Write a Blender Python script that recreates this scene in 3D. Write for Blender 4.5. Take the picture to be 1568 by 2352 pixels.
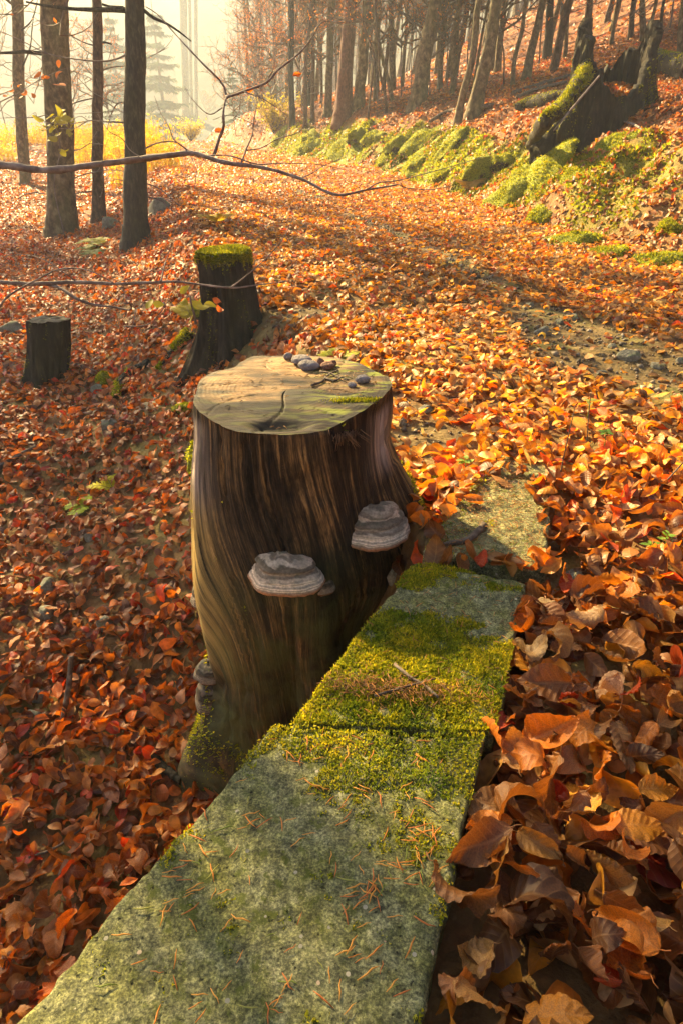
import bpy, math, random
import numpy as np
from mathutils import Vector, Matrix

for o in list(bpy.data.objects):
    bpy.data.objects.remove(o)
S = bpy.context.scene
COL = S.collection
R = math.radians

# ------------------------------------------------------------------ camera
CAM_H = 1.0
F = 1500.0 / 1568.0            # focal length in picture widths
PITCH = R(30.1)
cam_d = bpy.data.cameras.new('camera')
cam = bpy.data.objects.new('camera', cam_d)
COL.objects.link(cam)
cam.location = (0, 0, CAM_H)
cam.rotation_euler = (math.pi / 2 - PITCH, 0, 0)
cam_d.sensor_fit = 'VERTICAL'
cam_d.sensor_height = 36
cam_d.lens = 1500.0 / 2352.0 * 36
cam_d.clip_start = 0.05
cam_d.clip_end = 600
S.camera = cam

# ------------------------------------------------------------------ sky, sun, exposure
SUN_AZ, SUN_EL = R(-38), R(32)      # azimuth from +Y towards -X, elevation
world = bpy.data.worlds.new('World')
S.world = world
world.use_nodes = True
wn = world.node_tree
wn.nodes.clear()
w_out = wn.nodes.new('ShaderNodeOutputWorld')
w_bg = wn.nodes.new('ShaderNodeBackground')
w_sky = wn.nodes.new('ShaderNodeTexSky')
w_sky.sky_type = 'NISHITA'
w_sky.sun_disc = False
w_sky.sun_elevation = SUN_EL
w_sky.sun_rotation = SUN_AZ
w_sky.air_density = 0.7
w_sky.dust_density = 2.5
w_sky.ozone_density = 0.4
w_bg.inputs[1].default_value = 0.05
wn.links.new(w_sky.outputs[0], w_bg.inputs[0])
wn.links.new(w_bg.outputs[0], w_out.inputs[0])
sun_d = bpy.data.lights.new('sun', 'SUN')
sun_d.energy = 5.0
sun_d.angle = R(0.55)
sun_d.color = (1.0, 0.74, 0.34)
sun = bpy.data.objects.new('sun', sun_d)
COL.objects.link(sun)
to_sun = Vector((math.sin(SUN_AZ) * math.cos(SUN_EL), math.cos(SUN_AZ) * math.cos(SUN_EL), math.sin(SUN_EL)))
sun.rotation_euler = to_sun.to_track_quat('Z', 'Y').to_euler()
sun.location = to_sun * 30
S.view_settings.view_transform = 'Standard'
S.view_settings.look = 'None'
S.view_settings.exposure = 2.6
S.view_settings.gamma = 1.0
S.render.engine = 'CYCLES'
cy = S.cycles
cy.use_denoising = True
try:
    cy.denoiser = 'OPENIMAGEDENOISE'
except Exception:
    pass
cy.max_bounces = 6
cy.diffuse_bounces = 3
cy.glossy_bounces = 2
cy.transmission_bounces = 4
cy.volume_bounces = 1
cy.transparent_max_bounces = 6
cy.sample_clamp_indirect = 4.0
cy.use_adaptive_sampling = True
cy.adaptive_threshold = 0.02
HAZE_DENSITY = 0.0025

# ------------------------------------------------------------------ helpers
rng = np.random.default_rng(11)
random.seed(5)


def ray(u, v):
    """direction through a point of the picture, on a frame 1568 wide and 2352 high"""
    r, p = (u - 784) / 1500.0, -(v - 1176) / 1500.0
    return np.array([r, math.cos(PITCH) + p * math.sin(PITCH), -math.sin(PITCH) + p * math.cos(PITCH)])


def at(u, v, t):
    return np.array([0, 0, CAM_H]) + ray(u, v) * t


def on_z(u, v, z):
    d = ray(u, v)
    return np.array([0, 0, CAM_H]) + d * ((z - CAM_H) / d[2])


def at_y(u, v, y):
    d = ray(u, v)
    return np.array([0, 0, CAM_H]) + d * (y / d[1])


_tab = np.random.default_rng(3).random(4096)


def vnoise(x, y, z=0.0):
    x, y, z = np.broadcast_arrays(np.asarray(x, float), np.asarray(y, float), np.asarray(z, float))
    xi, yi, zi = np.floor(x).astype(np.int64), np.floor(y).astype(np.int64), np.floor(z).astype(np.int64)
    fx, fy, fz = x - xi, y - yi, z - zi
    fx, fy, fz = [f * f * (3 - 2 * f) for f in (fx, fy, fz)]

    def h(a, b, c):
        n = (a * 73856093) ^ (b * 19349663) ^ (c * 83492791)
        n = (n ^ (n >> 13)) * 1274126177
        return _tab[(n ^ (n >> 16)) & 4095]
    out = 0
    for dx in (0, 1):
        for dy in (0, 1):
            for dz in (0, 1):
                out = out + h(xi + dx, yi + dy, zi + dz) * np.where(dx, fx, 1 - fx) * np.where(dy, fy, 1 - fy) * np.where(dz, fz, 1 - fz)
    return out * 2 - 1


def fbm(x, y, z=0.0, o=4):
    s, a, f = 0, 1.0, 1.0
    for k in range(o):
        s = s + a * vnoise(np.asarray(x) * f + 17.3 * k, np.asarray(y) * f - 9.1 * k, np.asarray(z) * f + 4.7 * k)
        a *= .5
        f *= 2.03
    return s


def sstep(a, b, x):
    t = np.clip((np.asarray(x, float) - a) / (b - a), 0, 1)
    return t * t * (3 - 2 * t)


def mesh_np(name, V, Fq, smooth=True, col=None, uv=None, extra=None):
    """a mesh from numpy arrays: V (n,3), Fq (m,3) or (m,4); col per vertex (n,3), uv per vertex (n,2)"""
    me = bpy.data.meshes.new(name)
    V = np.asarray(V, np.float32)
    Fq = np.asarray(Fq, np.int32)
    n, m, k = len(V), len(Fq), Fq.shape[1]
    me.vertices.add(n)
    me.vertices.foreach_set('co', V.ravel())
    me.loops.add(m * k)
    me.loops.foreach_set('vertex_index', Fq.ravel())
    me.polygons.add(m)
    me.polygons.foreach_set('loop_start', np.arange(m, dtype=np.int32) * k)
    me.polygons.foreach_set('loop_total', np.full(m, k, np.int32))
    if smooth:
        me.polygons.foreach_set('use_smooth', np.ones(m, bool))
    me.update(calc_edges=True)
    if col is not None:
        a = me.attributes.new('tint', 'FLOAT_COLOR', 'POINT')
        a.data.foreach_set('color', np.c_[np.asarray(col, np.float32), np.ones(n, np.float32)].ravel())
    if uv is not None:
        l = me.uv_layers.new(name='UVMap')
        l.data.foreach_set('uv', np.asarray(uv, np.float32)[Fq.ravel()].ravel())
    for nm, arr in (extra or {}).items():
        a = me.attributes.new(nm, 'FLOAT', 'POINT')
        a.data.foreach_set('value', np.asarray(arr, np.float32))
    me.validate()
    return me


def put(name, me, mat=None, parent=None, loc=None, rot=None, scale=None):
    o = bpy.data.objects.new(name, me)
    COL.objects.link(o)
    if mat is not None and me is not None and not me.materials:
        me.materials.append(mat)
    if parent is not None:
        o.parent = parent
    if loc is not None:
        o.location = loc
    if rot is not None:
        o.rotation_euler = rot
    if scale is not None:
        o.scale = scale if hasattr(scale, '__len__') else (scale,) * 3
    return o


def tag(o, label, cat, group=None):
    o['label'] = label
    o['category'] = cat
    o['kind'] = 'thing'
    if group:
        o['group'] = group
    return o


def thing(name, label, cat, loc=(0, 0, 0), group=None, rot=None):
    o = bpy.data.objects.new(name, None)
    COL.objects.link(o)
    o.empty_display_size = .1
    o.location = loc
    if rot is not None:
        o.rotation_euler = rot
    return tag(o, label, cat, group)


def part(name, V, Fq, mat, parent, **kw):
    """a part given in world coordinates under an unrotated parent"""
    V = np.asarray(V, float) - np.array(parent.location)
    return put(name, mesh_np(name, V, Fq, **kw), mat, parent)


def grid_faces(nu, nv, wrap_u=False, off=0):
    """faces of a grid with nv rows of nu columns (index = row*nu+col)"""
    cu = np.arange(nu if wrap_u else nu - 1)
    rv = np.arange(nv - 1)
    c, r = np.meshgrid(cu, rv)
    c2 = (c + 1) % nu
    return np.stack([r * nu + c, r * nu + c2, (r + 1) * nu + c2, (r + 1) * nu + c], -1).reshape(-1, 4) + off


def quads_to_tris(q):
    return np.concatenate([q[:, [0, 1, 2]], q[:, [0, 2, 3]]])


class Bag:
    """collects quads (triangles stored as degenerate-free quads are not used: everything is triangulated)"""
    def __init__(self):
        self.V, self.T, self.C, self.U, self.n = [], [], [], [], 0

    def add(self, V, Fq, col=None, uv=None):
        V = np.asarray(V, float)
        Fq = np.asarray(Fq)
        if Fq.shape[1] == 4:
            Fq = quads_to_tris(Fq)
        self.V.append(V)
        self.T.append(Fq + self.n)
        self.C.append(np.broadcast_to(np.array((1, 1, 1.)) if col is None else col, (len(V), 3)))
        self.U.append(np.zeros((len(V), 2)) if uv is None else uv)
        self.n += len(V)

    def mesh(self, name, smooth=True):
        return mesh_np(name, np.concatenate(self.V), np.concatenate(self.T), smooth, np.concatenate(self.C), np.concatenate(self.U))

    def arrays(self):
        return np.concatenate(self.V), np.concatenate(self.T), np.concatenate(self.C), np.concatenate(self.U)


def tube(P, rad, sides=8, cap=True, jitter=0.0, seed=0):
    """a tapered tube along points P with radii rad"""
    P = np.asarray(P, float)
    n = len(P)
    rad = np.broadcast_to(np.asarray(rad, float), (n,))
    T = np.gradient(P, axis=0)
    T /= np.linalg.norm(T, axis=1)[:, None] + 1e-12
    ref = np.array([0.0, 0, 1]) if abs(T[0][2]) < .9 else np.array([1.0, 0, 0])
    V = []
    ang = np.linspace(0, 2 * np.pi, sides, endpoint=False)
    a = np.cross(T[0], ref)
    a /= np.linalg.norm(a)
    for i in range(n):
        a = a - T[i] * np.dot(a, T[i])
        a /= np.linalg.norm(a) + 1e-12
        b = np.cross(T[i], a)
        rr = rad[i]
        if jitter:
            rr = rr * (1 + jitter * vnoise(np.cos(ang) * 1.7 + seed, np.sin(ang) * 1.7, i * .7 + seed))
        V.append(P[i] + np.outer(np.cos(ang) * rr, a) + np.outer(np.sin(ang) * rr, b))
    V = np.concatenate(V)
    Fq = grid_faces(sides, n, True)
    uv = np.stack([np.tile(ang / (2 * np.pi), n), np.repeat(np.linspace(0, 1, n), sides)], -1)
    if cap:
        V = np.concatenate([V, P[:1], P[-1:]])
        uv = np.concatenate([uv, [[0, 0], [0, 1]]])
        T_ = quads_to_tris(Fq)
        k = np.arange(sides)
        k2 = (k + 1) % sides
        c0 = np.stack([k2, k, np.full(sides, n * sides)], -1)
        c1 = np.stack([k + (n - 1) * sides, k2 + (n - 1) * sides, np.full(sides, n * sides + 1)], -1)
        return V, np.concatenate([T_, c0, c1]), uv
    return V, quads_to_tris(Fq), uv


def smooth_path(P, n):
    """Catmull-Rom through control points"""
    P = np.asarray(P, float)
    Q = np.vstack([2 * P[0] - P[1], P, 2 * P[-1] - P[-2]])
    out = []
    for t in np.linspace(0, len(P) - 1, n):
        i = min(int(t), len(P) - 2)
        f = t - i
        a, b, c, d = Q[i:i + 4]
        out.append(.5 * (2 * b + (c - a) * f + (2 * a - 5 * b + 4 * c - d) * f * f + (3 * b - a - 3 * c + d) * f ** 3))
    return np.array(out)


def blob(nu=20, nv=12, sc=(1, 1, 1), amp=.2, freq=1.5, seed=0, flat=0.0):
    """a lumpy closed stone"""
    th = np.linspace(0, 2 * np.pi, nu, endpoint=False)
    ph = np.linspace(0.02, np.pi - .02, nv)
    T, Pp = np.meshgrid(th, ph)
    D = np.stack([np.sin(Pp) * np.cos(T), np.sin(Pp) * np.sin(T), np.cos(Pp)], -1).reshape(-1, 3)
    r = 1 + amp * fbm(D[:, 0] * freq + seed, D[:, 1] * freq + seed * 2, D[:, 2] * freq, 3)
    V = D * r[:, None] * np.array(sc)
    if flat:
        V[:, 2] = np.maximum(V[:, 2], -flat * sc[2])
    return V, grid_faces(nu, nv, True)


# ------------------------------------------------------------------ materials
def N(nt, t, **kw):
    n = nt.nodes.new(t)
    for k, v in kw.items():
        if k.startswith('i_'):
            n.inputs[int(k[2:])].default_value = v
        else:
            setattr(n, k, v)
    return n


def new_mat(name):
    m = bpy.data.materials.new(name)
    m.use_nodes = True
    nt = m.node_tree
    nt.nodes.clear()
    out = nt.nodes.new('ShaderNodeOutputMaterial')
    b = nt.nodes.new('ShaderNodeBsdfPrincipled')
    nt.links.new(b.outputs[0], out.inputs[0])
    b.inputs['Roughness'].default_value = .8
    b.inputs['Specular IOR Level'].default_value = .25
    return m, nt, b, out


def L(nt, a, b):
    nt.links.new(a, b)


def ramp(nt, fac, stops, interp='LINEAR'):
    r = nt.nodes.new('ShaderNodeValToRGB')
    r.color_ramp.interpolation = interp
    while len(r.color_ramp.elements) < len(stops):
        r.color_ramp.elements.new(.5)
    for e, (p, c) in zip(r.color_ramp.elements, stops):
        e.position = p
        e.color = (*c, 1) if len(c) == 3 else c
    L(nt, fac, r.inputs[0])
    return r.outputs[0]


def noise(nt, vec, scale, detail=4, rough=.55, dist=0.0):
    n = nt.nodes.new('ShaderNodeTexNoise')
    n.inputs['Scale'].default_value = scale
    n.inputs['Detail'].default_value = detail
    n.inputs['Roughness'].default_value = rough
    n.inputs['Distortion'].default_value = dist
    if vec is not None:
        L(nt, vec, n.inputs['Vector'])
    return n.outputs['Fac']


def mixc(nt, fac, a, b, mode='MIX'):
    n = nt.nodes.new('ShaderNodeMix')
    n.data_type = 'RGBA'
    n.blend_type = mode
    if isinstance(fac, (int, float)):
        n.inputs[0].default_value = fac
    else:
        L(nt, fac, n.inputs[0])
    for idx, c in ((6, a), (7, b)):
        if isinstance(c, tuple):
            n.inputs[idx].default_value = (*c, 1)
        else:
            L(nt, c, n.inputs[idx])
    return n.outputs[2]


def math_(nt, op, a, b=None, c=None):
    n = nt.nodes.new('ShaderNodeMath')
    n.operation = op
    for i, x in enumerate((a, b, c)):
        if x is None:
            continue
        if isinstance(x, (int, float)):
            n.inputs[i].default_value = x
        else:
            L(nt, x, n.inputs[i])
    return n.outputs[0]


def bump(nt, b, height, strength=.5, dist=.01):
    n = nt.nodes.new('ShaderNodeBump')
    n.inputs['Strength'].default_value = strength
    n.inputs['Distance'].default_value = dist
    L(nt, height, n.inputs['Height'])
    L(nt, n.outputs[0], b.inputs['Normal'])
    return n


def coords(nt, kind='Object'):
    return nt.nodes.new('ShaderNodeTexCoord').outputs[kind]


def stretch(nt, vec, sx, sy, sz):
    m = nt.nodes.new('ShaderNodeMapping')
    m.inputs['Scale'].default_value = (sx, sy, sz)
    L(nt, vec, m.inputs['Vector'])
    return m.outputs[0]


def translucent(nt, b, out, colour, fac, tint=(1.25, .8, .4)):
    tr = nt.nodes.new('ShaderNodeBsdfTranslucent')
    mx = nt.nodes.new('ShaderNodeMixShader')
    mx.inputs[0].default_value = fac
    c = mixc(nt, 1.0, colour, tint, 'MULTIPLY')
    L(nt, c, tr.inputs[0])
    L(nt, b.outputs[0], mx.inputs[1])
    L(nt, tr.outputs[0], mx.inputs[2])
    L(nt, mx.outputs[0], out.inputs[0])
    return tr


def leaf_material(name, per_object):
    m, nt, b, out = new_mat(name)
    if per_object:
        src = nt.nodes.new('ShaderNodeObjectInfo').outputs['Color']
    else:
        a = nt.nodes.new('ShaderNodeAttribute')
        a.attribute_name = 'tint'
        src = a.outputs['Color']
    uvn = nt.nodes.new('ShaderNodeUVMap')
    sep = nt.nodes.new('ShaderNodeSeparateXYZ')
    L(nt, uvn.outputs[0], sep.inputs[0])
    w = math_(nt, 'ABSOLUTE', math_(nt, 'SUBTRACT', math_(nt, 'MULTIPLY', sep.outputs[1], 2.0), 1.0))
    t = math_(nt, 'SUBTRACT', sep.outputs[0], math_(nt, 'MULTIPLY', w, .17))
    ph = math_(nt, 'MULTIPLY', t, 8.5 * 2 * math.pi)
    wave = math_(nt, 'COSINE', ph)
    vein = math_(nt, 'POWER', math_(nt, 'MAXIMUM', wave, 0.0), 12.0)
    rib = math_(nt, 'SUBTRACT', 1.0, math_(nt, 'SMOOTH_MIN', math_(nt, 'MULTIPLY', w, 11.0), 1.0, .2))
    ribc = math_(nt, 'MAXIMUM', rib, 0.0)
    line = math_(nt, 'MAXIMUM', math_(nt, 'MULTIPLY', vein, .55), ribc)
    oc = coords(nt)
    n1 = noise(nt, oc, 45, 3)
    blot = ramp(nt, n1, [(.32, (.62, .55, .5)), (.6, (1.08, 1.02, 1.0))])
    c1 = mixc(nt, 1.0, src, blot, 'MULTIPLY')
    c2 = mixc(nt, math_(nt, 'MULTIPLY', line, .35), c1, mixc(nt, .5, c1, (.62, .36, .15)))
    L(nt, c2, b.inputs['Base Color'])
    b.inputs['Roughness'].default_value = .48
    b.inputs['Specular IOR Level'].default_value = .4
    hgt = math_(nt, 'ADD', math_(nt, 'MULTIPLY', wave, -.2), math_(nt, 'MULTIPLY', line, -.5))
    hgt = math_(nt, 'ADD', hgt, math_(nt, 'MULTIPLY', noise(nt, oc, 160, 2), .5))
    bump(nt, b, hgt, .55, .0016)
    translucent(nt, b, out, c2, .36, (1.5, 1.0, .30))
    return m


M = {}
M['leaf'] = leaf_material('beech_leaf_litter', False)
M['leaf_single'] = leaf_material('beech_leaf_single', True)


def plant_material(name, tint=None, trans=.4, ttint=(1.1, 1.05, .5), rough=.6):
    m, nt, b, out = new_mat(name)
    if tint is None:
        a = nt.nodes.new('ShaderNodeAttribute')
        a.attribute_name = 'tint'
        src = a.outputs['Color']
    else:
        src = mixc(nt, noise(nt, coords(nt), 30, 2), tuple(x * .75 for x in tint), tuple(x * 1.2 for x in tint))
    L(nt, src, b.inputs['Base Color'])
    b.inputs['Roughness'].default_value = rough
    translucent(nt, b, out, src, trans, ttint)
    return m


M['moss'] = plant_material('moss_tufts', None, .5, (1.1, 1.0, .4), .8)
M['plant'] = plant_material('green_plant', None, .45, (1.1, 1.05, .5))
M['needle'] = plant_material('spruce_needle', None, .15, (1, .8, .5), .5)


def ground_material():
    m, nt, b, out = new_mat('forest_floor')
    oc = coords(nt)
    v = nt.nodes.new('ShaderNodeTexVoronoi')
    v.inputs['Scale'].default_value = 22
    L(nt, oc, v.inputs['Vector'])
    sepc = nt.nodes.new('ShaderNodeSeparateColor')
    L(nt, v.outputs['Color'], sepc.inputs[0])
    leafc = ramp(nt, sepc.outputs[0], [(0, (.09, .035, .014)), (.3, (.2, .075, .025)), (.6, (.3, .12, .035)), (.85, (.36, .17, .07)), (1, (.34, .09, .02))])
    dark = ramp(nt, v.outputs['Distance'], [(.0, (1, 1, 1)), (.045, (.75, .7, .66))])
    leafc = mixc(nt, 1.0, leafc, dark, 'MULTIPLY')
    soil = ramp(nt, noise(nt, oc, 9, 6), [(.3, (.05, .030, .012)), (.5, (.13, .085, .03)), (.72, (.25, .175, .065))])
    mossy = ramp(nt, noise(nt, oc, 2.6, 5), [(.5, (0, 0, 0)), (.62, (1, 1, 1))])
    soil = mixc(nt, math_(nt, 'MULTIPLY', mossy, .55), soil, (.11, .12, .02))
    a = nt.nodes.new('ShaderNodeAttribute')
    a.attribute_name = 'bare'
    near = nt.nodes.new('ShaderNodeAttribute')
    near.attribute_name = 'near'
    base = mixc(nt, near.outputs['Fac'], leafc, soil)
    base = mixc(nt, a.outputs['Fac'], base, soil)
    ms = nt.nodes.new('ShaderNodeAttribute')
    ms.attribute_name = 'mossy'
    base = mixc(nt, ms.outputs['Fac'], base, ramp(nt, noise(nt, oc, 14, 6, .7), [(.3, (.03, .035, .008)), (.48, (.16, .18, .014)), (.68, (.36, .34, .025))]))
    wd = nt.nodes.new('ShaderNodeAttribute')
    wd.attribute_name = 'wooded'
    base = mixc(nt, wd.outputs['Fac'], base, ramp(nt, noise(nt, oc, .35, 5), [(.35, (.02, .035, .03)), (.65, (.06, .07, .05))]))
    L(nt, base, b.inputs['Base Color'])
    b.inputs['Roughness'].default_value = .9
    h = math_(nt, 'ADD', math_(nt, 'MULTIPLY', sepc.outputs[1], .8), noise(nt, oc, 40, 5))
    bump(nt, b, h, .8, .02)
    return m


M['ground'] = ground_material()


def slab_material(name, seed, lichen=.6, gain=(1, 1, 1)):
    m, nt, b, out = new_mat(name)
    mp = nt.nodes.new('ShaderNodeMapping')
    mp.inputs['Location'].default_value = (seed, seed * 1.7, 0)
    L(nt, coords(nt), mp.inputs['Vector'])
    oc = mp.outputs[0]
    n1 = noise(nt, oc, 26, 8, .72)
    base = ramp(nt, n1, [(.32, (.045, .05, .033)), (.45, (.095, .105, .07)), (.58, (.155, .165, .11)), (.72, (.28, .275, .20))])
    grain = noise(nt, oc, 240, 5, .75)
    lich = ramp(nt, noise(nt, oc, 11, 8, .75), [(.42, (0, 0, 0)), (.58, (1, 1, 1))])
    base = mixc(nt, math_(nt, 'MULTIPLY', lich, lichen), base, mixc(nt, n1, (.055, .065, .012), (.17, .17, .045)))
    base = mixc(nt, .9, base, ramp(nt, grain, [(.36, (.22, .23, .21)), (.5, (.85, .85, .82)), (.62, (1.9, 1.85, 1.7))]), 'MULTIPLY')
    speck = noise(nt, oc, 70, 5, .7)
    base = mixc(nt, .8, base, ramp(nt, speck, [(.36, (.3, .32, .28)), (.52, (1, 1, 1)), (.66, (1.6, 1.6, 1.5))]), 'MULTIPLY')
    dm = math_(nt, 'MULTIPLY', ramp(nt, noise(nt, oc, 42, 6, .7), [(.53, (0, 0, 0)), (.6, (1, 1, 1))]), ramp(nt, noise(nt, oc, 5, 3), [(.4, (.25, .25, .25)), (.6, (1, 1, 1))]))
    base = mixc(nt, math_(nt, 'MULTIPLY', dm, .85), base, mixc(nt, grain, (.02, .03, .004), (.09, .11, .012)))
    v = nt.nodes.new('ShaderNodeTexVoronoi')
    v.inputs['Scale'].default_value = 75
    L(nt, oc, v.inputs['Vector'])
    sc = nt.nodes.new('ShaderNodeSeparateColor')
    L(nt, v.outputs['Color'], sc.inputs[0])
    peb = math_(nt, 'MULTIPLY', math_(nt, 'GREATER_THAN', sc.outputs[0], .955), math_(nt, 'LESS_THAN', v.outputs['Distance'], .26))
    pebc = ramp(nt, sc.outputs[1], [(0, (.12, .13, .14)), (.4, (.22, .22, .21)), (.7, (.34, .32, .29)), (1, (.26, .14, .08))])
    base = mixc(nt, peb, base, pebc)
    pit = ramp(nt, noise(nt, oc, 105, 3, .5), [(.27, (.2, .21, .17)), (.34, (1, 1, 1))])
    base = mixc(nt, 1.0, base, pit, 'MULTIPLY')
    base = mixc(nt, 1.0, base, gain, 'MULTIPLY')
    L(nt, base, b.inputs['Base Color'])
    b.inputs['Roughness'].default_value = .85
    pith = ramp(nt, noise(nt, oc, 105, 3, .5), [(.27, (0, 0, 0)), (.36, (1, 1, 1))])
    h = math_(nt, 'ADD', math_(nt, 'MULTIPLY', grain, .6), math_(nt, 'MULTIPLY', pith, .7))
    h = math_(nt, 'ADD', h, math_(nt, 'MULTIPLY', peb, .5))
    bump(nt, b, h, .8, .004)
    return m


M['slab'] = slab_material('weathered_concrete', 0, .6, (1.15, 1.08, .82))
M['slab_plain'] = slab_material('weathered_concrete_far', 3.3, .15, (1.5, 1.3, .95))  # less lichen; warm sunlight on the far slabs mixed into the colour


def rock_material(name, c0, c1, scale=14, mossy=0.0):
    m, nt, b, out = new_mat(name)
    oc = coords(nt)
    n1 = noise(nt, oc, scale, 6, .65)
    c = ramp(nt, n1, [(.3, c0), (.7, c1)])
    c = mixc(nt, .6, c, ramp(nt, noise(nt, oc, scale * 9, 4, .6), [(.35, (.55, .55, .55)), (.62, (1.25, 1.25, 1.25))]), 'MULTIPLY')
    if mossy:
        geo = nt.nodes.new('ShaderNodeNewGeometry')
        sp = nt.nodes.new('ShaderNodeSeparateXYZ')
        L(nt, geo.outputs['Normal'], sp.inputs[0])
        mk = math_(nt, 'MULTIPLY', ramp(nt, sp.outputs[2], [(.2, (0, 0, 0)), (.7, (1, 1, 1))]), ramp(nt, noise(nt, oc, scale * .6, 4), [(.45, (0, 0, 0)), (.6, (1, 1, 1))]))
        c = mixc(nt, math_(nt, 'MULTIPLY', mk, mossy), c, (.12, .15, .025))
    L(nt, c, b.inputs['Base Color'])
    bump(nt, b, math_(nt, 'ADD', n1, math_(nt, 'MULTIPLY', noise(nt, oc, scale * 6, 4), .5)), .7, .02)
    return m


M['rock'] = rock_material('grey_green_rock', (.075, .07, .05), (.25, .235, .17), 14, .6)
M['pebble'] = rock_material('violet_grey_pebble', (.10, .09, .09), (.27, .24, .24), 40)
M['pebble_brown'] = rock_material('rusty_brown_pebble', (.10, .05, .035), (.26, .13, .08), 40)
def moss_body_material():
    m, nt, b, out = new_mat('moss_over_earth')
    oc = coords(nt)
    n = noise(nt, oc, 9, 5, .65)
    g = ramp(nt, noise(nt, oc, 60, 4, .7), [(.3, (.05, .07, .008)), (.5, (.20, .22, .015)), (.7, (.36, .34, .03))])
    e = ramp(nt, noise(nt, oc, 30, 4), [(.3, (.018, .013, .007)), (.7, (.08, .055, .025))])
    geo = nt.nodes.new('ShaderNodeNewGeometry')
    sp = nt.nodes.new('ShaderNodeSeparateXYZ')
    L(nt, geo.outputs['Normal'], sp.inputs[0])
    k = ramp(nt, math_(nt, 'ADD', math_(nt, 'MULTIPLY', sp.outputs[2], .5), n), [(.35, (0, 0, 0)), (.5, (1, 1, 1))])
    L(nt, mixc(nt, k, e, g), b.inputs['Base Color'])
    b.inputs['Roughness'].default_value = .95
    bump(nt, b, noise(nt, oc, 55, 5, .7), 1.0, .03)
    return m


M['moss_body'] = moss_body_material()
M['earth_clod'] = rock_material('dark_earth', (.02, .016, .009), (.09, .07, .035), 12, .5)


def bark_material(name, c0, c1, c2, vs=(14, 14, 2.2), patch=.5, greens=.0, bmp=.6):
    m, nt, b, out = new_mat(name)
    oc = coords(nt)
    st = stretch(nt, oc, *vs)
    n1 = noise(nt, st, 1.6, 6, .62, .3)
    c = ramp(nt, n1, [(.28, c0), (.5, c1), (.72, c2)])
    n2 = noise(nt, stretch(nt, oc, 5, 5, 5), 2.2, 5, .7)
    c = mixc(nt, patch, c, ramp(nt, n2, [(.35, (.45, .45, .45)), (.65, (1.35, 1.35, 1.3))]), 'MULTIPLY')
    if greens:
        g = ramp(nt, noise(nt, stretch(nt, oc, 3, 3, 1.2), 1.3, 4), [(.45, (0, 0, 0)), (.65, (1, 1, 1))])
        c = mixc(nt, math_(nt, 'MULTIPLY', g, greens), c, (.12, .13, .035))
    L(nt, c, b.inputs['Base Color'])
    b.inputs['Roughness'].default_value = .85
    bump(nt, b, math_(nt, 'ADD', n1, math_(nt, 'MULTIPLY', n2, .5)), bmp, .02)
    return m


M['bark_beech'] = bark_material('beech_bark', (.035, .024, .012), (.11, .078, .04), (.25, .185, .105), (9, 9, 6), .75, .40, .6)
M['bark_dark'] = bark_material('dark_spruce_bark', (.008, .006, .005), (.028, .02, .015), (.07, .052, .038), (26, 26, 7), .6, .1, .9)
M['bark_brown'] = bark_material('brown_bark', (.03, .016, .01), (.08, .044, .027), (.17, .10, .065), (18, 18, 7), .6, .0, .8)
M['bark_red'] = bark_material('red_spruce_bark', (.05, .018, .01), (.12, .046, .027), (.21, .095, .058), (26, 26, 9), .5, .0, .8)
M['twig'] = bark_material('twig_bark', (.07, .05, .042), (.15, .115, .1), (.27, .22, .2), (9, 9, 9), .5, .0, .3)
M['stick'] = bark_material('dead_stick_bark', (.05, .035, .025), (.11, .08, .055), (.2, .16, .12), (20, 20, 20), .5, .0, .5)
M['rotten'] = bark_material('rotten_wood', (.004, .003, .002), (.018, .013, .008), (.06, .045, .028), (20, 20, 3), .8, .12, 1.0)
M['crown'] = plant_material('autumn_crown', None, .4, (1.3, .75, .3), .6)

# ------------------------------------------------------------------ the lie of the land
def tab(pairs):
    a = np.array(pairs, float)
    return lambda y: np.interp(y, a[:, 0], a[:, 1])


z_path = tab([(-40, 0), (4, 0), (7, .07), (10, .17), (20, .50), (26, .67), (29, .70), (33, .6), (45, -.6), (70, -3), (140, -6)])
x_left = tab([(-40, -24), (-5, -3.6), (0, -.34), (.4, -.12), (.88, .12), (1.27, .28), (1.5, .30), (1.85, .2), (2.3, .02), (3.2, .0), (5.1, -.7),
              (10, -2.2), (15, -3.5), (20, -5.3), (28, -8), (40, -12), (140, -40)])
x_foot = tab([(-40, 8), (-5, 4), (0, 3.7), (3, 3.35), (5.9, 2.9), (8.3, 2.2), (10.4, 1.9), (14.8, 1.0), (20.5, -1.6), (28, -4.5), (40, -8), (140, -30)])
d_left = tab([(-40, 1.05), (1.2, 1.08), (2.0, 1.02), (2.8, .88), (4, .72), (10, .62), (16, .42), (24, .05), (30, -.1), (140, -.1)])
w_left = tab([(-40, .5), (0, .22), (1.3, .2), (2, .28), (4, .7), (10, 1.2), (140, 2)])
b_right = tab([(-40, .5), (3, .5), (6, .75), (10, .85), (20, .85), (30, .7), (140, .7)])


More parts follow.
